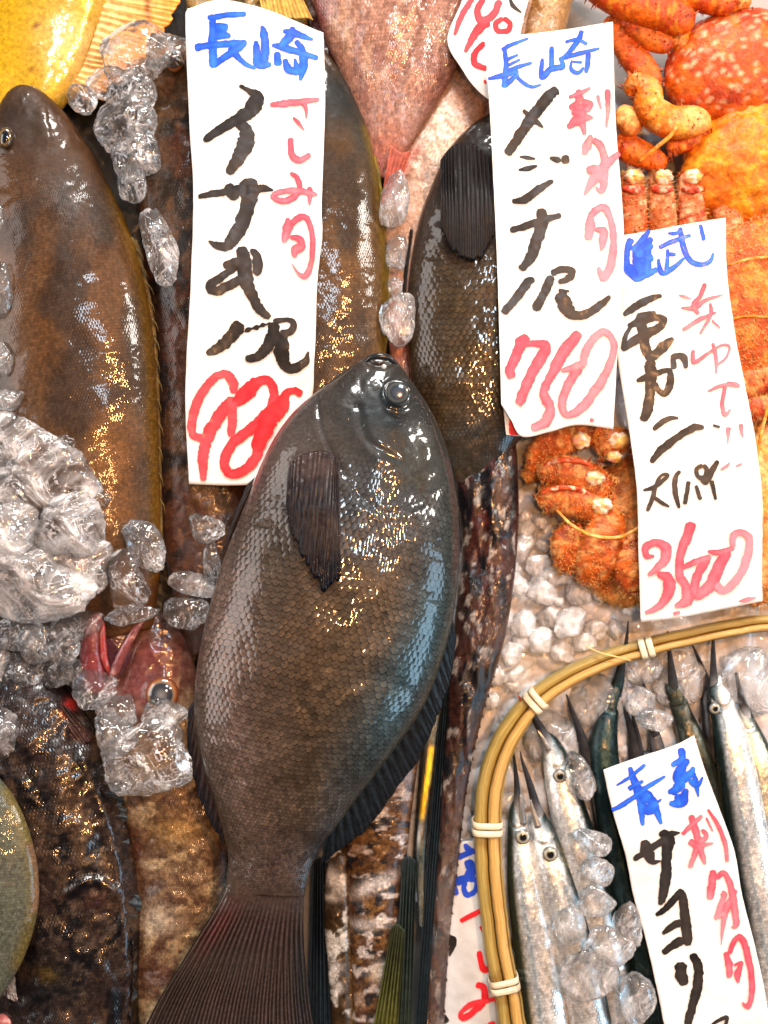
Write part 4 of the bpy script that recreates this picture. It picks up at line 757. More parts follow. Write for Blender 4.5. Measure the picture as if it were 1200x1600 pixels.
def yellow_fish():
    th = thing('yellow_fish', 80, 60, -20, 'bright yellow flat fish with brown dots and orange striped fins in the top left corner', 'fish')
    Lp = [(-140,-200),(-200,-100),(-210,0),(-190,120),(-150,260),(-90,400),(-50,520)]; Rp = [(60,-200),(160,-120),(178,-30),(150,60),(118,140),(40,260),(5,420)]
    body('body', Lp, Rp, 0, .22, M['pink'], (.66, .40, .012), [('n', 60, 60, (.72, .45, .07), .8, .45, .65, 4), ('b', 115, 80, 50, 60, 0, (.82, .56, .25), .6), ('b', 66, 52, 3.5, 5, 0, (.20, .05, .01), 1), ('b', 56, 85, 4, 5, 0, (.20, .05, .01), 1), ('b', 59, 118, 4, 5, 0, (.20, .05, .01), 1), ('b', 18, 30, 2.5, 2.5, 0, (.4, .15, .02), .9), ('b', 50, 20, 12, 10, 0, (.55, .40, .03), .5)],
         [('n', 40, 50, 6, 3)], th, nS=160, nA=80, rows=0)
    fin('dorsal_fin', [(165,-60),(165,0),(150,55),(132,105),(112,140)], [(290,-60),(282,20),(240,80),(200,115),(150,165)], 10, 6, 20, (.80, .50, .20), (.82, .30, .05), th, 0, amp=2, rag=8, raydark=.82, ops=[('b', 232, 10, 6, 30, 0, (.2, .08, .02), .9)], nt_=50)
    th = thing('golden_fish', 440, 20, -20, 'golden brown fish head and fins just above the 980 card', 'fish')
    body('body', [(340,-120),(300,-60),(290,0),(300,50),(340,100)], [(420,-140),(480,-90),(495,-20),(485,30),(450,90)], -4, .4, M['pink'], (.30, .19, .06), [('n', 30, 30, (.55, .38, .16), .9, .45, .6, 4), ('n', 14, 16, (.05, .035, .015), .9, .5, .6, 14)], [('n', 20, 20, 8, 3)], th, nS=90, nA=60, rows=26)
    fin('fin', [(400,-30),(430,-40),(455,-30)], [(412,30),(450,42),(492,46)], 34, 38, 6, (.50, .30, .06), (.60, .36, .08), th, 0, amp=2.5, rag=4, raydark=.6)
    th = thing('dark_fish', 508, 10, -20, 'dark slimy sliver of fish between the 980 card top and the broad pink fish', 'fish')
    body('body', [(485,-80),(478,-20),(484,40),(500,100)], [(530,-80),(535,-20),(530,40),(518,110)], 8, .5, M['rough'], (.06, .025, .03), [('n', 12, 16, (.3, .26, .28), .8, .55, .65, 4)], [('n', 10, 12, 10, 3)], th, nS=60, nA=40, rows=10)

# ---------------------------------------------------------------- thin silver fish in the basket
def halfbeak(label, spine, beak, up=+1, eyeat=None, back=(.012, .030, .030), belly=(.84, .86, .85), backside=1, z0=0, k=.8, redtip=0, jaw=None):
    """spine rows (x,y,z,halfwidth) from gill to tail; beak rows from head to tip; backside: +1 dark back on the right, -1 left, 0 back up"""
    spine = [(spine[0][0], spine[0][1], spine[0][2], max(spine[0][3], beak[0][3]*1.15))]+list(spine[1:])
    spine = [(beak[1][0], beak[1][1], spine[0][2], beak[1][3]*.9)]+list(spine)
    P = np.array(spine, float); x, y = P[:, 0].mean(), P[:, 1].mean()
    th = thing('halfbeak', x, y, P[:, 2].min()-P[:, 3].max()*k, label, 'fish', 'thin silver fish in the bamboo basket')
    q = cat(P, 60); d = np.gradient(q[:, :2], axis=0); d /= np.linalg.norm(d, axis=1)[:, None]; N = np.stack([-d[:, 1], d[:, 0]], -1)
    N *= np.where(N[:, :1].mean() > 0, 1, -1)
    L_ = q[:, :2]-N*q[:, 3:4]; Rr = q[:, :2]+N*q[:, 3:4]
    c = q[:, :2]
    if backside == 0: ops = [('n', 20, 60, tuple(np.array(back)*1.8), .5, .4, .6, 5)]; base = back
    else:
        base = belly; off = c+N*q[:, 3:4]*.78*backside; w_ = float(q[:, 3].mean())*.36
        ops = [('n', 24, 80, tuple(np.array(belly)*.8), .6, .4, .65, 5), ('n', 8, 14, (.45, .47, .47), .6, .58, .70, 15), ('b', x*0+P[0, 0], P[0, 1]+30, 26, 34, 0, (.50, .50, .48), .6), ('l', (c-N*q[:, 3:4]*.25*backside)[::6], w_*.35, (.62, .60, .38), .35), ('l', (c+N*q[:, 3:4]*.30*backside)[::6], w_*.3, (.25, .42, .50), .6), ('l', off[::6], w_*.8, back, 1.0), ('l', (c+N*q[:, 3:4]*.95*backside)[::6], w_*.7, back, 1.)]
    i1 = 14; g0 = q[i1, :2]; gw = q[i1, 3]; g1 = [tuple(g0+N[i1]*gw*a_+d[i1]*gw*b_) for a_, b_ in ((-.95, -.5), (-.6, .25), (0, .5), (.6, .25), (.95, -.5))]
    ops = ops+([('l', g1, 2.2, (.12, .12, .12), .6)] if backside else [])
    body('body', L_.tolist(), Rr.tolist(), 0, k, M['silver'], base, ops, [('l', g1, 3, -1.3), ('n', 20, 50, 1.6, 5)], th, nS=180, nA=56, rows=22, z0=z0, zlift=q[:, 2:3])
    bb, bt = np.array(beak[0][:2]), np.array(beak[-1][:2]); bl = np.hypot(*(bb-bt)); hc = C(.40, .41, .42) if backside else C(*back)*1.3
    def bc(X, Y):
        k_ = ss(.0, .45, np.hypot(X-bb[0], Y-bb[1])/bl)[..., None]; r_ = ss(.75, 1., np.hypot(X-bb[0], Y-bb[1])/bl)[..., None]*redtip
        return (hc*(1-k_)+C(.020, .021, .024)*k_)*(1-r_)+C(.32, .05, .02)*r_
    loft('beak', beak, M['fin'], th, flat=.8, nS=30, nA=12, z0=z0, colf=bc)
    if jaw: loft('upper_jaw', jaw, M['silver'], th, (.25, .25, .24), .7, nS=20, nA=10, z0=z0)
    if eyeat:
        ex, ey, ez, er = eyeat; eye('eye', ex, ey, ez, er, [(0, (.006, .006, .008)), (.42, (.008, .008, .01)), (.52, (.26, .25, .18)), (.70, (.42, .40, .30)), (.82, (.16, .16, .15)), (1, (.10, .11, .11))], th, z0, .5)
    return th
def halfbeaks():
    g = halfbeak
    g('thick dark green backed thin fish whose long beak crosses the bamboo rim', [(966,1062,4,4),(952,1108,4,15),(943,1160,4,22),(948,1230,2,25),(965,1320,0,27),(985,1410,0,28),(1010,1510,0,28),(1040,1640,0,26)], [(964,1075,6,8),(970,1035,14,5.5),(975,1000,22,3),(977,968,28,1.2)], backside=0, back=(.012, .028, .030), z0=0)
    g('silver fish whose reddish beak tip touches the bamboo tie', [(862,1165,12,13),(872,1200,12,23),(886,1260,12,28),(905,1330,10,32),(925,1410,8,33),(950,1500,6,33),(985,1640,4,30)], [(864,1180,14,13),(848,1145,18,8),(830,1115,22,5),(816,1098,26,3),(808,1084,28,1.3)], eyeat=(872,1208,32,11), redtip=1, backside=1, z0=8, jaw=[(856,1170,22,5),(846,1150,22,3.5),(838,1138,22,1)])
    g('middle one of the three white bellied fish with round eyes left of the tilted card', [(845,1290,16,12),(856,1330,16,25),(872,1390,14,33),(895,1470,12,36),(915,1550,10,36),(935,1650,8,34)], [(850,1305,18,14),(838,1262,18,8),(826,1220,20,5),(816,1190,22,2.5),(812,1172,22,1)], eyeat=(857,1329,37,12), backside=1, z0=14, jaw=[(840,1290,26,6),(832,1264,24,3.5),(828,1248,24,1)])
    g('leftmost silver fish in the basket with a reddened eye and dark back against the bamboo', [(806,1270,6,9),(812,1310,6,20),(822,1380,4,30),(836,1460,2,36),(850,1550,0,38),(862,1660,0,36)], [(810,1290,8,10),(808,1250,10,6),(806,1215,12,4),(802,1180,14,2),(800,1160,14,1)], eyeat=(815,1303,24,12), backside=-1, z0=4, jaw=[(816,1285,16,6),(814,1260,16,4),(812,1240,16,1.5)])
    g('bright silver fish at the right end of the basket, upright beside the tilted card', [(1120,1070,14,8),(1130,1110,14,20),(1145,1170,12,29),(1160,1250,10,34),(1176,1340,8,36),(1195,1440,6,37),(1220,1600,4,36)], [(1122,1095,16,14),(1114,1062,18,7),(1112,1020,20,4),(1112,988,22,1.5)], eyeat=(1112,1104,32,9), backside=-1, z0=10, jaw=[(1128,1090,20,9),(1130,1062,20,6),(1126,1050,20,2)])
    g('pale fish cut off by the right edge below the bamboo rim', [(1165,1120,6,10),(1182,1180,6,24),(1200,1260,4,30),(1216,1350,2,32),(1240,1500,0,32)], [(1168,1130,8,10),(1155,1080,10,5),(1148,1050,12,2)], backside=1, z0=4, belly=(.66,.62,.48))
    g('dark backed fish with a golden glint passing under the right side of the tilted card', [(1052,1075,0,6),(1064,1110,0,15),(1085,1170,0,22),(1108,1240,-2,26),(1130,1310,-4,28),(1160,1400,-6,28),(1190,1520,-6,26)], [(1058,1100,2,13),(1050,1062,6,8),(1045,1025,10,4),(1040,985,14,1.2)], backside=0, back=(.022, .026, .018), z0=0)
    for lab, bk, tail in (
        ('black beaked head left of the thick dark green fish', [(935,1235,-2,16),(922,1195,0,12),(908,1150,4,7),(895,1115,6,4),(884,1084,8,1.2)], [(925,1205,-4,10),(940,1250,-6,18),(952,1330,-8,20),(965,1420,-8,18)]),
        ('short dark beak standing just right of the thick dark green fish', [(996,1185,-4,9),(988,1150,0,7),(978,1115,4,4),(968,1088,6,1.2)], [(992,1170,-8,8),(1000,1210,-10,16),(1010,1290,-10,18),(1025,1370,-10,16)]),
        ('slim black beak above the top left corner of the tilted card', [(1002,1180,-8,6),(996,1150,-4,5),(990,1125,0,3),(984,1100,4,1)], [(1000,1180,-14,6),(1010,1220,-16,12),(1020,1290,-16,14),(1035,1370,-16,12)]),
        ('reddish slim beak above the middle of the tilted card', [(1025,1150,-4,7),(1016,1115,0,5),(1008,1080,4,3),(1000,1052,6,1)], [(1022,1140,-8,8),(1030,1180,-10,13),(1045,1260,-14,16),(1060,1340,-14,14)]),
        ('thin dark beak between the golden glinting fish and the bright silver fish', [(1108,1075,-2,8),(1098,1048,2,5),(1090,1028,4,3),(1080,1006,6,1.2)], [(1104,1065,-6,8),(1112,1100,-8,16),(1120,1170,-10,20),(1135,1250,-12,18)])):
        g(lab, tail, bk, backside=0, back=(.030, .028, .030), z0=0)

# ---------------------------------------------------------------- bamboo basket
def cane_mat(name, c0, c1, spot=True):
    m, nt, b = newmat(name); col = attr(nt, 'suv', 'Vector')
    mp = nt.nodes.new('ShaderNodeMapping'); mp.inputs['Scale'].default_value = (.35, 14, 1); nt.links.new(col, mp.inputs['Vector'])
    f = noise(nt, 1.6, 5, .6, mp.outputs[0]); f2 = noise(nt, 45, 3)
    c = mixc(nt, smap(f, .35, .65), c0, c1); c = mixc(nt, smap(f2, .60, .72)*.6, c, (.17, .075, .015))
    nt.links.new(c, b.inputs['Base Color']); nt.links.new(bump(nt, f, .0006), b.inputs['Normal']); setp(b, rough=.38, coat=.25, coatr=.2); return m
M['cane'] = cane_mat('split_cane', (.48, .25, .045), (.68, .44, .14)); M['cane_out'] = cane_mat('outer_cane', (.26, .19, .04), (.46, .32, .08)); M['tie'] = cane_mat('cane_tie', (.80, .66, .42), (.88, .78, .58))
RIM = [(1215,970),(1150,977),(1080,991),(1010,1008),(940,1030),(880,1058),(828,1096),(790,1146),(766,1205),(757,1270),(757,1340),(763,1410),(774,1490),(788,1560),(806,1640),(860,1780),(980,1900),(1160,1960),(1360,1930),(1500,1800),(1570,1600),(1570,1380),(1520,1180),(1420,1040),(1310,980)]
def strip(name, offs, wid, zc, hgt, mat, parent, z0, n=420, seg=None, wob=1.):
    """a flat band of cane following the rim; offs = distance inside the rim line"""
    q = cat(RIM, n, True); d = np.roll(q, -1, 0)-np.roll(q, 1, 0); d /= np.linalg.norm(d, axis=1)[:, None]; N = np.stack([d[:, 1], -d[:, 0]], -1)
    cen = q.mean(0)
    if ((cen-q[100])*N[100]).sum() < 0: N = -N
    s = np.cumsum(np.hypot(*d.T))*10; m = 14; a = np.linspace(0, 2*math.pi, m, endpoint=False)
    cx = np.sign(np.cos(a))*np.abs(np.cos(a))**.55; cz = np.sign(np.sin(a))*np.abs(np.sin(a))**.55
    fw = (.60+.40*np.abs(N[:, 0])**1.5)[:, None]
    ow = (offs+wob*(fbm(s/60, s*0, 3)-.5)*3)*fw[:, 0]
    p = q[:, None]+N[:, None]*(ow[:, None, None]+(cx[None, :]*wid/2*fw)[:, :, None]); z = zc+cz[None]*hgt/2+1.5*(fbm(s/90, s*0+3, 5)-.5)[:, None]
    co = np.concatenate([p, z[..., None]+0*p[..., :1]], -1)
    uv = np.stack([np.repeat(s[:, None]/100, m, 1), np.tile(np.abs(np.linspace(-1, 1, m))[None], (n, 1))], -1)
    i = np.arange(n)[:, None]; j = np.arange(m)[None]; f = np.stack([i*m+j, i*m+(j+1) % m, ((i+1) % n)*m+(j+1) % m, ((i+1) % n)*m+j], -1).reshape(-1, 4)
    return put(name, co.reshape(-1, 3), f, M[mat], parent, None, uv.reshape(-1, 2), z0)
def basket():
    th = thing('bamboo_basket', 1000, 1300, -70, 'round bamboo basket with a bound rim holding the thin silver fish', 'basket')
    strip('outer_band', -5, 20, 14, 36, 'cane_out', th, 20); strip('rim_cane', 14, 17, 24, 30, 'cane', th, 20); strip('inner_band', 25, 5, 8, 30, 'cane_out', th, 20)
    strip('wall', 20, 5, -30, 80, 'cane_out', th, 20)
    q = cat(RIM, 1000, True); cen = q.mean(0)
    for x, y in ((833,1090),(1008,1008),(764,1290),(789,1534),(1480,1110),(1570,1400),(900,1830),(1200,1962)):
        i = int(np.argmin(np.hypot(q[:, 0]-x, q[:, 1]-y))); d = q[(i+1) % 1000]-q[i-1]; d /= np.linalg.norm(d); N = np.array([d[1], -d[0]])
        if ((cen-q[i])*N).sum() < 0: N = -N
        for o in (-6, 6):
            c = q[i]+d*o; ring = []
            for a in np.linspace(0, 2*math.pi, 17):
                cx = math.copysign(abs(math.cos(a))**.5, math.cos(a)); cz = math.copysign(abs(math.sin(a))**.5, math.sin(a))
                pp = c+N*(5+23*cx)*(.60+.40*abs(N[0])**1.5)+d*(2.5*math.sin(a)); ring.append((pp[0], pp[1], 22+20*cz))
            rg = cat(ring, 64); t = np.gradient(rg, axis=0); t /= np.linalg.norm(t, axis=1)[:, None]
            D3 = np.array([d[0], d[1], 0.]); out = np.cross(D3, t); m = 8; a = np.linspace(0, 2*math.pi, m, endpoint=False)
            co = rg[:, None]+D3*(5.2*np.cos(a))[None, :, None]+out[:, None]*(1.4*np.sin(a))[None, :, None]
            uv = np.stack([np.repeat(np.linspace(0, 2, 64)[:, None], m, 1), np.tile(np.linspace(0, 1, m)[None], (64, 1))], -1)
            put('tie', co.reshape(-1, 3), gridf(64, m, True), M['tie'], th, None, uv.reshape(-1, 2), 20)
    loft('loose_fibre', [(912,1008,30,.8), (935,1018,40,1.2), (960,1024,46,1.2), (982,1030,44,.6)], M['hair'], th, (.75, .55, .22), nS=20, nA=6, z0=20)

# ---------------------------------------------------------------- crabs
def bristles(X0, n, ln, col, parent, z0, seed=1, r=.7, lay=.5):
    """short hairs over a shell: X0 = function giving (point, normal) ; all hairs of one shell are one mesh"""
    r_ = random.Random(seed); V, Fc, Cc_ = [], [], []
    for i in range(n):
        p, nn = X0(r_); p = np.array(p); nn = np.array(nn)+np.array([r_.gauss(0, lay), r_.gauss(0, lay)+.25, r_.gauss(0, lay*.5)]); nn /= np.linalg.norm(nn)
        t = np.cross(nn, [0.3, .5, 1.]); t /= np.linalg.norm(t); b = np.cross(nn, t); l = ln*(.5+r_.random()); o = len(V)
        for k in range(3): a = k*2.094; V.append(p+r*(t*math.cos(a)+b*math.sin(a)))
        V.append(p+nn*l); Fc += [(o, o+1, o+3), (o+1, o+2, o+3), (o+2, o, o+3)]
        c = np.array(col)*(.7+.6*r_.random()); Cc_ += [c]*3+[c*1.15]
    return put('bristles', np.array(V), Fc, M['hair'], parent, np.array(Cc_), None, z0)
def ccol(base, pale, dark, seed=0, ends=()):
    return lambda X, Y: paint(X, Y, base, [('n', 26, 26, dark, .8, .45, .62, 3+seed), ('n', 9, 9, pale, .7, .55, .66, 9+seed)]+[('b', x, y, r, r, 0, c, .9) for x, y, r, c in ends])
OR, RD, YL, CR = (.66, .12, .004), (.42, .035, .004), (.76, .25, .012), (.78, .44, .14)
def limb(name, path, th, base=OR, pale=YL, dark=RD, z0=0, ends=(), hairs=0, hl=7, seed=1, flat=.8):
    o = loft(name, path, M['crab'], th, flat=flat, nS=50, nA=22, z0=z0, colf=ccol(base, pale, dark, seed, ends), rough=(7, 4.), power=.75, cap=True)
    if hairs == 0 and name in ('leg', 'claw'): hairs, hl = 26, 4
    if hairs:
        q = cat(path, 100)
        def X0(r_):
            i = int(r_.random()*99); a = r_.uniform(-.2, math.pi+.2); d = q[i+1]-q[i]; d = d[:2]/(np.linalg.norm(d[:2])+1e-6)
            nx = np.array([-d[1]*math.cos(a), d[0]*math.cos(a), math.sin(a)]); rr = q[i, 3]
            return q[i, :3]+nx*np.array([rr, rr, rr*flat])*.97, nx
        bristles(X0, hairs, hl, tuple(np.array(CR)*.95), o, z0, seed)
        b = bristles(X0, 40, 9, (.45, .09, .02), o, z0, seed+3, r=2.2, lay=.15); b.name = 'spines'
    return o
def shell(name, x, y, z, rx, ry, rz, th, base, pale, dark, ang=0, z0=0, hairs=0, seed=1, knob=6, hl=8, pits=0):
    v, f = ICO[5]; a = math.radians(ang)
    rr = 1+.10*(fbm(v[:, 0]*2+seed, v[:, 1]*2, seed, 3)-.5)+knob/100*(fbm(v[:, 0]*9, v[:, 1]*9+v[:, 2]*4, seed+3, 3)-.5)*2
    q = v*rr[:, None]*np.array([rx, ry, rz]); co = np.stack([x+q[:, 0]*math.cos(a)-q[:, 1]*math.sin(a), y+q[:, 0]*math.sin(a)+q[:, 1]*math.cos(a), z+q[:, 2]], -1)
    ops = [('n', 45, 45, dark, .8, .42, .62, 3+seed), ('n', 20, 20, pale, .6, .5, .66, 9+seed)]
    if pits: ops.append(('n', 5, 4, (.68, .40, .22), .9, .61, .69, 21+seed))
    o = put(name, co, f[:, ::-1], M['crab'], th, paint(co[:, 0], co[:, 1], base, ops), None, z0)
    if hairs:
        def X0(r_):
            while 1:
                n = np.array([r_.gauss(0, 1), r_.gauss(0, 1), abs(r_.gauss(0, 1))*.9]); n /= np.linalg.norm(n); break
            p = n*np.array([rx, ry, rz])*1.0; nn = n/np.array([rx, ry, rz]); nn /= np.linalg.norm(nn)
            R2 = lambda w_: np.array([w_[0]*math.cos(a)-w_[1]*math.sin(a), w_[0]*math.sin(a)+w_[1]*math.cos(a), w_[2]])
            return R2(p)+np.array([x, y, z]), R2(nn)
        bristles(X0, hairs, hl, CR, o, z0, seed)
    return o
def joint(x, y, z, r, th, z0=0, seed=3, ang=0):
    v, f = ICO[4]; rr = 1+.5*(fbm(v[:, 0]*3+seed, v[:, 1]*3, seed, 3)-.5); q = v*rr[:, None]*np.array([r, r*.8, r*.7]); co = q+np.array([x, y, z])
    put('joint', co, f[:, ::-1], M['flesh'], th, paint(co[:, 0], co[:, 1], (.82, .50, .12), [('n', 8, 8, (.85, .35, .22), .9, .45, .6, seed), ('n', 7, 7, (.88, .75, .62), .9, .52, .62, seed+4)]), None, z0)
def crabs():
    th = thing('snow_crab', 1010, 60, -40, 'smooth orange crab with stacked legs in the top right corner right of the 750 card', 'crab')
    limb('leg', [(905,-30,30,24),(960,5,34,30),(1030,30,34,30),(1078,50,30,20)], th, OR, YL, RD, seed=1)
    limb('leg', [(1000,-40,20,30),(1050,-15,24,30),(1110,5,24,26),(1150,15,20,20)], th, OR, YL, RD, seed=2)
    limb('leg', [(950,25,0,14),(975,70,2,20),(1005,110,2,22),(1028,142,0,12)], th, (.62, .13, .015), OR, RD, seed=3)
    limb('leg', [(965,20,14,12),(990,45,16,18),(1020,66,16,20),(1050,78,14,12)], th, (.66, .16, .015), OR, RD, seed=4)
    limb('leg', [(1050,40,10,12),(1065,70,10,18),(1080,100,6,18),(1090,120,4,10)], th, YL, CR, OR, seed=5)
    limb('leg', [(1090,10,16,12),(1125,10,18,18),(1170,5,18,14)], th, YL, CR, OR, seed=6)
    shell('shell', 1150, 105, 0, 115, 88, 52, th, (.50, .060, .004), (.66, .15, .008), (.32, .025, .004), -22, seed=5, pits=1, knob=5)
    th = thing('snow_crab', 1150, 230, -40, 'smooth yellow orange crab with a pale curved claw above the 3600 card', 'crab')
    shell('shell', 1175, 255, 2, 110, 92, 50, th, (.72, .19, .005), (.80, .33, .015), (.58, .11, .004), -30, seed=8, knob=9)
    limb('claw', [(975,155,22,10),(988,140,30,16),(1005,150,34,21),(1010,180,36,24),(1040,200,36,25),(1080,198,32,23),(1105,195,28,12)], th, YL, CR, OR, seed=7, ends=((1085,196,22,CR),))
    limb('claw_finger', [(968,170,16,12),(980,195,20,22),(1000,205,22,20)], th, (.80,.40,.10), CR, OR, seed=12)
    limb('leg', [(960,215,0,20),(985,235,4,22),(1020,250,4,18),(1040,262,0,10)], th, OR, YL, RD, seed=9)
    limb('leg', [(1040,235,8,12),(1070,225,12,16),(1110,212,12,14)], th, OR, YL, RD, seed=10)
    limb('antenna', [(992,262,44,2),(1020,240,52,3),(1040,222,54,3),(1056,190,52,2)], th, YL, CR, YL, seed=11)
    # hairy crab behind the card
    th = thing('hairy_crab', 1150, 500, -50, 'large bristly orange hairy crab at the right edge behind the 3600 card', 'crab')
    shell('shell', 1175, 480, -8, 130, 165, 50, th, (.60, .13, .008), (.74, .32, .05), (.42, .05, .005), 0, hairs=5200, seed=11, knob=7, hl=10)
    for i, (x, dx) in enumerate(((985, 0), (1028, 2), (1072, 4), (1125, 6))):
        limb('leg', [(x, 268, 4, 12), (x+dx, 295, 10, 19), (x+dx+2, 335, 12, 22), (x+dx+4, 390, 6, 20)], th, (.50, .12, .03), (.78, .48, .26), RD, hairs=420, hl=7, seed=20+i)
        limb('leg_ring', [(x+dx-17, 300, 26, 4), (x+dx, 304, 33, 6), (x+dx+17, 300, 26, 4)], th, (.55, .05, .02), (.8, .5, .3), RD, seed=30+i)
        joint(x+dx+1, 282, 26, 15, th, seed=i+3)
    limb('leg', [(1130,610,10,20),(1165,600,16,24),(1230,585,16,24)], th, (.50, .12, .03), CR, RD, hairs=300, seed=25)
    shell('abdomen', 1190, 800, -10, 70, 150, 40, th, (.72, .30, .06), (.82, .56, .24), (.52, .14, .03), 0, hairs=1800, seed=13, knob=7)
    limb('leg', [(1140,655,16,16),(1180,640,20,20),(1240,640,20,20)], th, (.46, .07, .02), CR, RD, hairs=300, seed=26)
    for p in ([(1128,422,46,1.6),(1165,412,50,2),(1230,408,46,2)], [(1215,560,50,2),(1180,660,56,2.6),(1165,740,52,2)], [(1120,508,46,1.4),(1160,500,48,1.8),(1220,506,46,1.6)]): limb('straw_tie', p, th, YL, CR, YL, seed=14)
    # lower hairy crab
    th = thing('hairy_crab', 930, 790, -60, 'bristly brown and orange hairy crab with folded legs left of the 3600 card bottom', 'crab')
    shell('shell', 1000, 830, -22, 100, 120, 34, th, (.50, .15, .02), (.76, .46, .16), (.32, .06, .01), 20, hairs=2600, seed=15, knob=8, hl=8)
    lg = [([(950,672,14,14),(905,680,14,22),(868,690,10,24),(842,705,4,18),(830,740,0,10)], 41), ([(985,690,12,14),(955,690,16,22),(925,700,16,20)], 42),
          ([(955,770,16,20),(915,748,18,25),(870,735,14,24),(838,745,8,16)], 43), ([(950,800,16,22),(905,785,18,25),(865,778,12,23),(840,790,6,14)], 44), ([(955,790,20,20),(940,840,20,33),(925,885,14,30),(915,915,8,12)], 45),
          ([(975,830,16,22),(985,880,14,34),(1000,930,6,26)], 46), ([(905,820,6,18),(885,850,4,26),(895,895,0,20)], 48), ([(835,735,-6,10),(826,742,-8,8),(820,748,-10,4)], 47)]
    for p, sd in lg: limb('leg', p, th, (.48, .105, .012), (.76, .40, .13), (.32, .05, .008), hairs=520, hl=7, seed=sd)
    for x, y, z, r, sd in ((903,690,34,16,1), (962,690,32,16,2), (925,748,38,15,3), (934,790,38,17,4), (955,715,30,12,5)): joint(x, y, z, r, th, seed=sd)
    for x0, y0 in ((872,722),(868,765)):
        limb('leg_ring', [(x0-26, y0+6, 24, 2.5), (x0, y0-2, 34, 4), (x0+30, y0, 38, 3.5), (x0+50, y0+8, 34, 2)], th, (.62, .08, .02), (.85, .6, .4), RD, seed=50)
    limb('straw_tie', [(866,796,24,1.8),(888,820,44,2.2),(920,836,52,2.4),(960,838,50,2.4),(1000,818,44,2)], th, (.80, .42, .10), CR, YL, seed=49)
# ---------------------------------------------------------------- build everything
tray()
rimq = cat(RIM, 200, True)
def inrim(X, Y, grow=0):
    c = rimq.mean(0); ins = np.zeros(X.shape, bool); n = len(rimq)
    for i in range(n):
        a, b = rimq[i], rimq[(i+1) % n]
        cond = ((a[1] > Y) != (b[1] > Y)); xx = (b[0]-a[0])*(Y-a[1])/((b[1]-a[1]) if abs(b[1]-a[1]) > 1e-9 else 1e-9)+a[0]
        ins ^= cond & (X < xx)
    return ins
icebed('crushed ice bed between the fish, the crabs and the bamboo basket', 560, 1330, 560, 1420, -62, clip=lambda X, Y: ~inrim(X, Y))
icebed('crushed ice inside the bamboo basket under the thin fish', 740, 1580, 950, 1980, -44, size=44, step=3, clip=lambda X, Y: inrim(X, Y), seed=8)
def shade_sheet():  # added near-black sheet so gaps between the left fish read as deep shade
    m, nt, b = newmat('gap_shade_dark'); nt.links.new(mixc(nt, smap(noise(nt, 20, 4), .4, .6), (.012, .012, .012), (.03, .028, .024)), b.inputs['Base Color']); setp(b, rough=.3, coat=.4)
    nt.links.new(bump(nt, noise(nt, 60, 4), .0015), b.inputs['Normal'])
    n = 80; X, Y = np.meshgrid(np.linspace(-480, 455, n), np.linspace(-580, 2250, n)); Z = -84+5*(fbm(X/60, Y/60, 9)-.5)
    meta(put('gap_shade_sheet', np.stack([X, Y, Z], -1).reshape(-1, 3), gridf(n, n)[:, ::-1], m), kind='structure')
shade_sheet()
yellow_fish(); rock_fish(); breams(); left_fish(); card_fish(); second_black(); red_fish(); scorpion(); corner_fish(); mottled()
card_hidden(); big_fish(); crabs(); basket(); halfbeaks(); card_lower(); card_kegani(); card_mejina(); card_isaki(); card_sayori(); card_bottom()
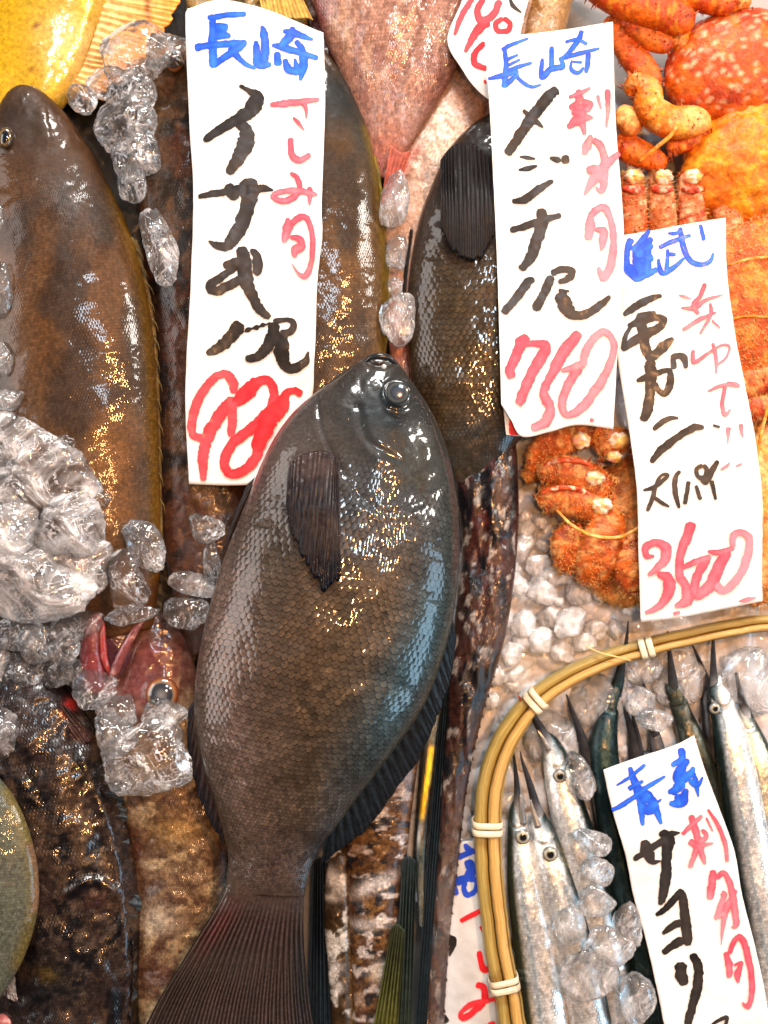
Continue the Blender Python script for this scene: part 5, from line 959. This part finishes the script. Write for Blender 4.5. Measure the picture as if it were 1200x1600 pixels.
# big wet clump of ice at the left edge
for a in ((60,760,75,82,74,40,10,'largest lump of the ice clump at the left edge'),(118,820,88,58,50,34,-20,'right shoulder of the ice clump at the left edge beside the brown fish'),(20,700,80,58,48,32,0,'upper lump of the left ice clump below the yellow fin'),
          (40,900,84,96,62,40,5,'wide lowest slab of the big ice clump at the left edge'),(120,890,74,50,56,32,30,'clear lump at the lower right of the left ice clump'),(5,830,90,56,60,34,0,'ice lump touching the left edge in the middle of the clump'),
          (95,700,76,30,22,18,30,'flat thin shard of ice on the brown fish above the left clump'),(152,770,70,24,22,16,0,'small round bead on the right rim of the left ice clump')):
    ice(a[0],a[1],a[2],a[3],a[4],a[5],a[6],a[7],'clump' if a[3] > 45 else 'ice',group='pieces of the big ice clump at the left edge',nz=.16,facets=12)
for a in ((12,625,84,26,24,16,0,'milky rounded ice cube at the left edge just above the big clump','ice_white'),(6,460,80,18,42,18,0,'ice bit at the left edge beside the yellow fin','ice'),(2,560,80,16,28,14,0,'pale ice bit at the left edge between the fin and the milky cube','ice_white'),
          (4,350,60,14,34,14,0,'frosty strip of ice at the left edge below the eye of the brown fish','ice_white'),
          (195,905,70,38,44,26,10,'rounded ice piece right of the left clump above the red fish','ice'),(225,848,76,24,40,20,-25,'long oval ice piece lying across the yellow back of the brown fish','ice'),(200,962,66,40,14,12,-12,'flat ice strip resting on the open mouth of the red fish','ice'),
          (62,1008,50,30,26,18,0,'small ice piece under the big left clump','ice'),(100,1010,56,26,24,18,20,'round clear bead of ice left of the open red mouth','ice'),(52,1010,54,16,12,10,0,'tiny bead of ice above the black knobbly fish','ice'),
          (145,1075,60,32,28,20,0,'pinkish ice bit below the open red jaw','ice'),(185,1110,62,34,28,20,10,'ice piece under the upper lip of the red fish','ice'),(225,1190,78,68,62,34,-12,'large melting ice lump over the belly of the red fish','ice'),
          (258,1116,74,38,26,24,8,'ice piece just below the orange ringed eye','ice_white'),(178,1150,70,36,30,22,30,'clear ice left of the large melting lump','ice'),(30,1045,40,34,24,20,10,'broad clear ice above the black knobbly fish','ice'),(88,1045,36,30,26,20,40,'clear ice wedge left of the red jaw','ice'),(120,1050,30,24,20,18,0,'small ice by the red jaw tip','ice'),(-5,1030,46,22,30,18,0,'ice bit cut by the left edge above the black fish','ice_white'),(30,985,52,40,26,22,0,'flat clear ice directly under the left clump','ice'),(120,980,56,36,26,20,-15,'clear ice between the left clump and the red mouth','ice'),(8,1150,70,20,36,20,0,'squarish ice piece at the left edge on the black knobbly fish','ice_white'),
          (302,915,50,34,18,14,12,'white ice sliver between the rockfish and the belly of the big fish','ice_white'),(290,955,40,30,26,18,0,'dark clear ice below the white sliver','ice'),(330,880,48,18,30,14,0,'small clear bit of ice tight against the big fish belly','ice'),
          (225,85,60,58,44,26,-15,'glassy curved ice sheet left of the 980 card top','ice'),(262,80,56,34,36,20,20,'ice piece touching the card edge at the top','ice'),(190,140,60,46,32,24,10,'ice piece over the yellow fish and brown fish heads','ice'),
          (195,190,62,44,44,28,0,'crinkled ice lump right of the head of the left brown fish','ice'),(215,235,58,34,44,24,0,'pointed ice lump halfway down the left brown fish back','ice'),(130,155,56,26,18,14,30,'small ice bit on the forehead edge of the left brown fish','ice'),(208,285,58,20,28,16,0,'narrow ice bit above the long clear drop','ice'),
          (245,370,62,29,64,22,-12,'long clear drop of ice beside the 980 card','ice'),
          (616,318,46,19,42,14,10,'pale ice piece right of the brown fish, below the pink fish','ice_white'),(622,398,42,16,28,12,0,'broken ice bit between the brown and the dark fish','ice'),(620,448,44,12,14,9,0,'tiny glinting ice bit above the white wedge','ice'),(622,495,50,24,38,12,0,'white ice wedge between the brown fish and the dark fish','ice_white'),
          (320,828,50,26,30,18,10,'clear ice bit on the rockfish left of the big fish','ice'),(18,1520,44,26,40,16,0,'pale green tinted ice at the lower left corner','ice_white')):
    ice(a[0],a[1],a[2],a[3],a[4],a[5],a[6],a[7],a[8],nz=.14,facets=11)
# ice among the thin fish
for a in ((905,1215,36,20,40,16,-20,'ice piece behind the head of the round eyed silver fish'),(925,1315,46,28,22,14,10,'ice bit on the silver flank left of the tilted card, uppermost'),(935,1362,46,22,22,14,0,'second ice bit down the silver flank'),(930,1408,48,30,26,16,0,'milky ice bit in the middle of the silver flank'),
          (978,1445,44,24,32,16,-15,'clear oval ice bit touching the dark green fish'),(955,1480,50,34,32,18,0,'milky ice lump low on the silver flank'),(890,1450,54,22,28,14,10,'ice bit between the two lower silver fish'),(998,1565,46,24,50,16,-8,'long bluish ice piece at the bottom near the card'),(920,1520,52,40,36,14,0,'flat frosty ice on the belly at the bottom'),
          (1025,1125,30,26,15,12,20,'pale ice pebble above the tilted card'),(1000,1095,20,22,22,12,0,'ice pebble behind the short dark beaks'),(865,1145,-2,40,36,18,30,'ice lump just inside the bend of the rim'),(1000,1040,6,30,24,14,0,'ice lump against the rim beside the crossing beak'),
          (1165,1070,10,50,50,22,0,'large grey ice lump at the right inside the rim'),(935,1090,-6,40,40,18,0,'ice lump left of the crossing beak'),(1055,1060,-4,40,40,18,0,'ice lump behind the two middle beaks'),(835,1165,0,16,30,12,0,'small ice bit between the rim and the first beak')):
    ice(a[0],a[1],a[2],a[3],a[4],a[5],a[6],a[7],'ice_white',group='ice pieces among the thin silver fish',sub=4)
# loose lumps on the bed left of the crab and inside the basket
spots = [(815,860,26),(868,900,24),(848,925,22),(890,975,28),(820,975,22),(800,915,22),(845,1000,24),(880,1020,20),(930,985,18),(838,880,20),(905,930,22),(862,960,22),(824,826,18),(915,1005,16)]
tries = 0
while len(spots) < 52 and tries < 4000:
    tries += 1; x, y, r_ = R_.uniform(735, 985), R_.uniform(790, 1130), R_.uniform(11, 19)
    X1, Y1 = np.array([x]), np.array([y])
    if pdist(X1, Y1, RIM[:12])[0] < 34 or inrim(X1, Y1)[0]: continue
    if any(math.hypot(x-a[0], y-a[1]) < (r_+a[2])*.62 for a in spots): continue
    spots.append((x, y, r_))
for (x, y, r_) in spots:
    ice(x, y, -30+R_.random()*14, r_*1.0, r_*(.7+.4*R_.random()), r_*.62, R_.random()*180, 'whitish lump lying loose on the crushed ice bed left of the lower hairy crab', 'lump', 4, group='loose lumps on the ice bed left of the crab', nz=.2, facets=10, sharp=16)
bs, tries = [], 0
while len(bs) < 46 and tries < 4000:
    tries += 1; x, y, r_ = R_.uniform(800, 1230), R_.uniform(1010, 1330), R_.uniform(13, 24)
    X1, Y1 = np.array([x]), np.array([y])
    if not inrim(X1, Y1)[0] or pdist(X1, Y1, RIM[:16])[0] < 36: continue
    if any(math.hypot(x-a[0], y-a[1]) < (r_+a[2])*.6 for a in bs): continue
    bs.append((x, y, r_)); ice(x, y, -26+R_.random()*8, r_, r_*(.7+.4*R_.random()), r_*.6, R_.random()*180, 'whitish lump of the ice layer inside the basket, under the thin fish', 'lump', 4, group='lumps of the ice layer inside the basket', nz=.2, facets=10, sharp=16)
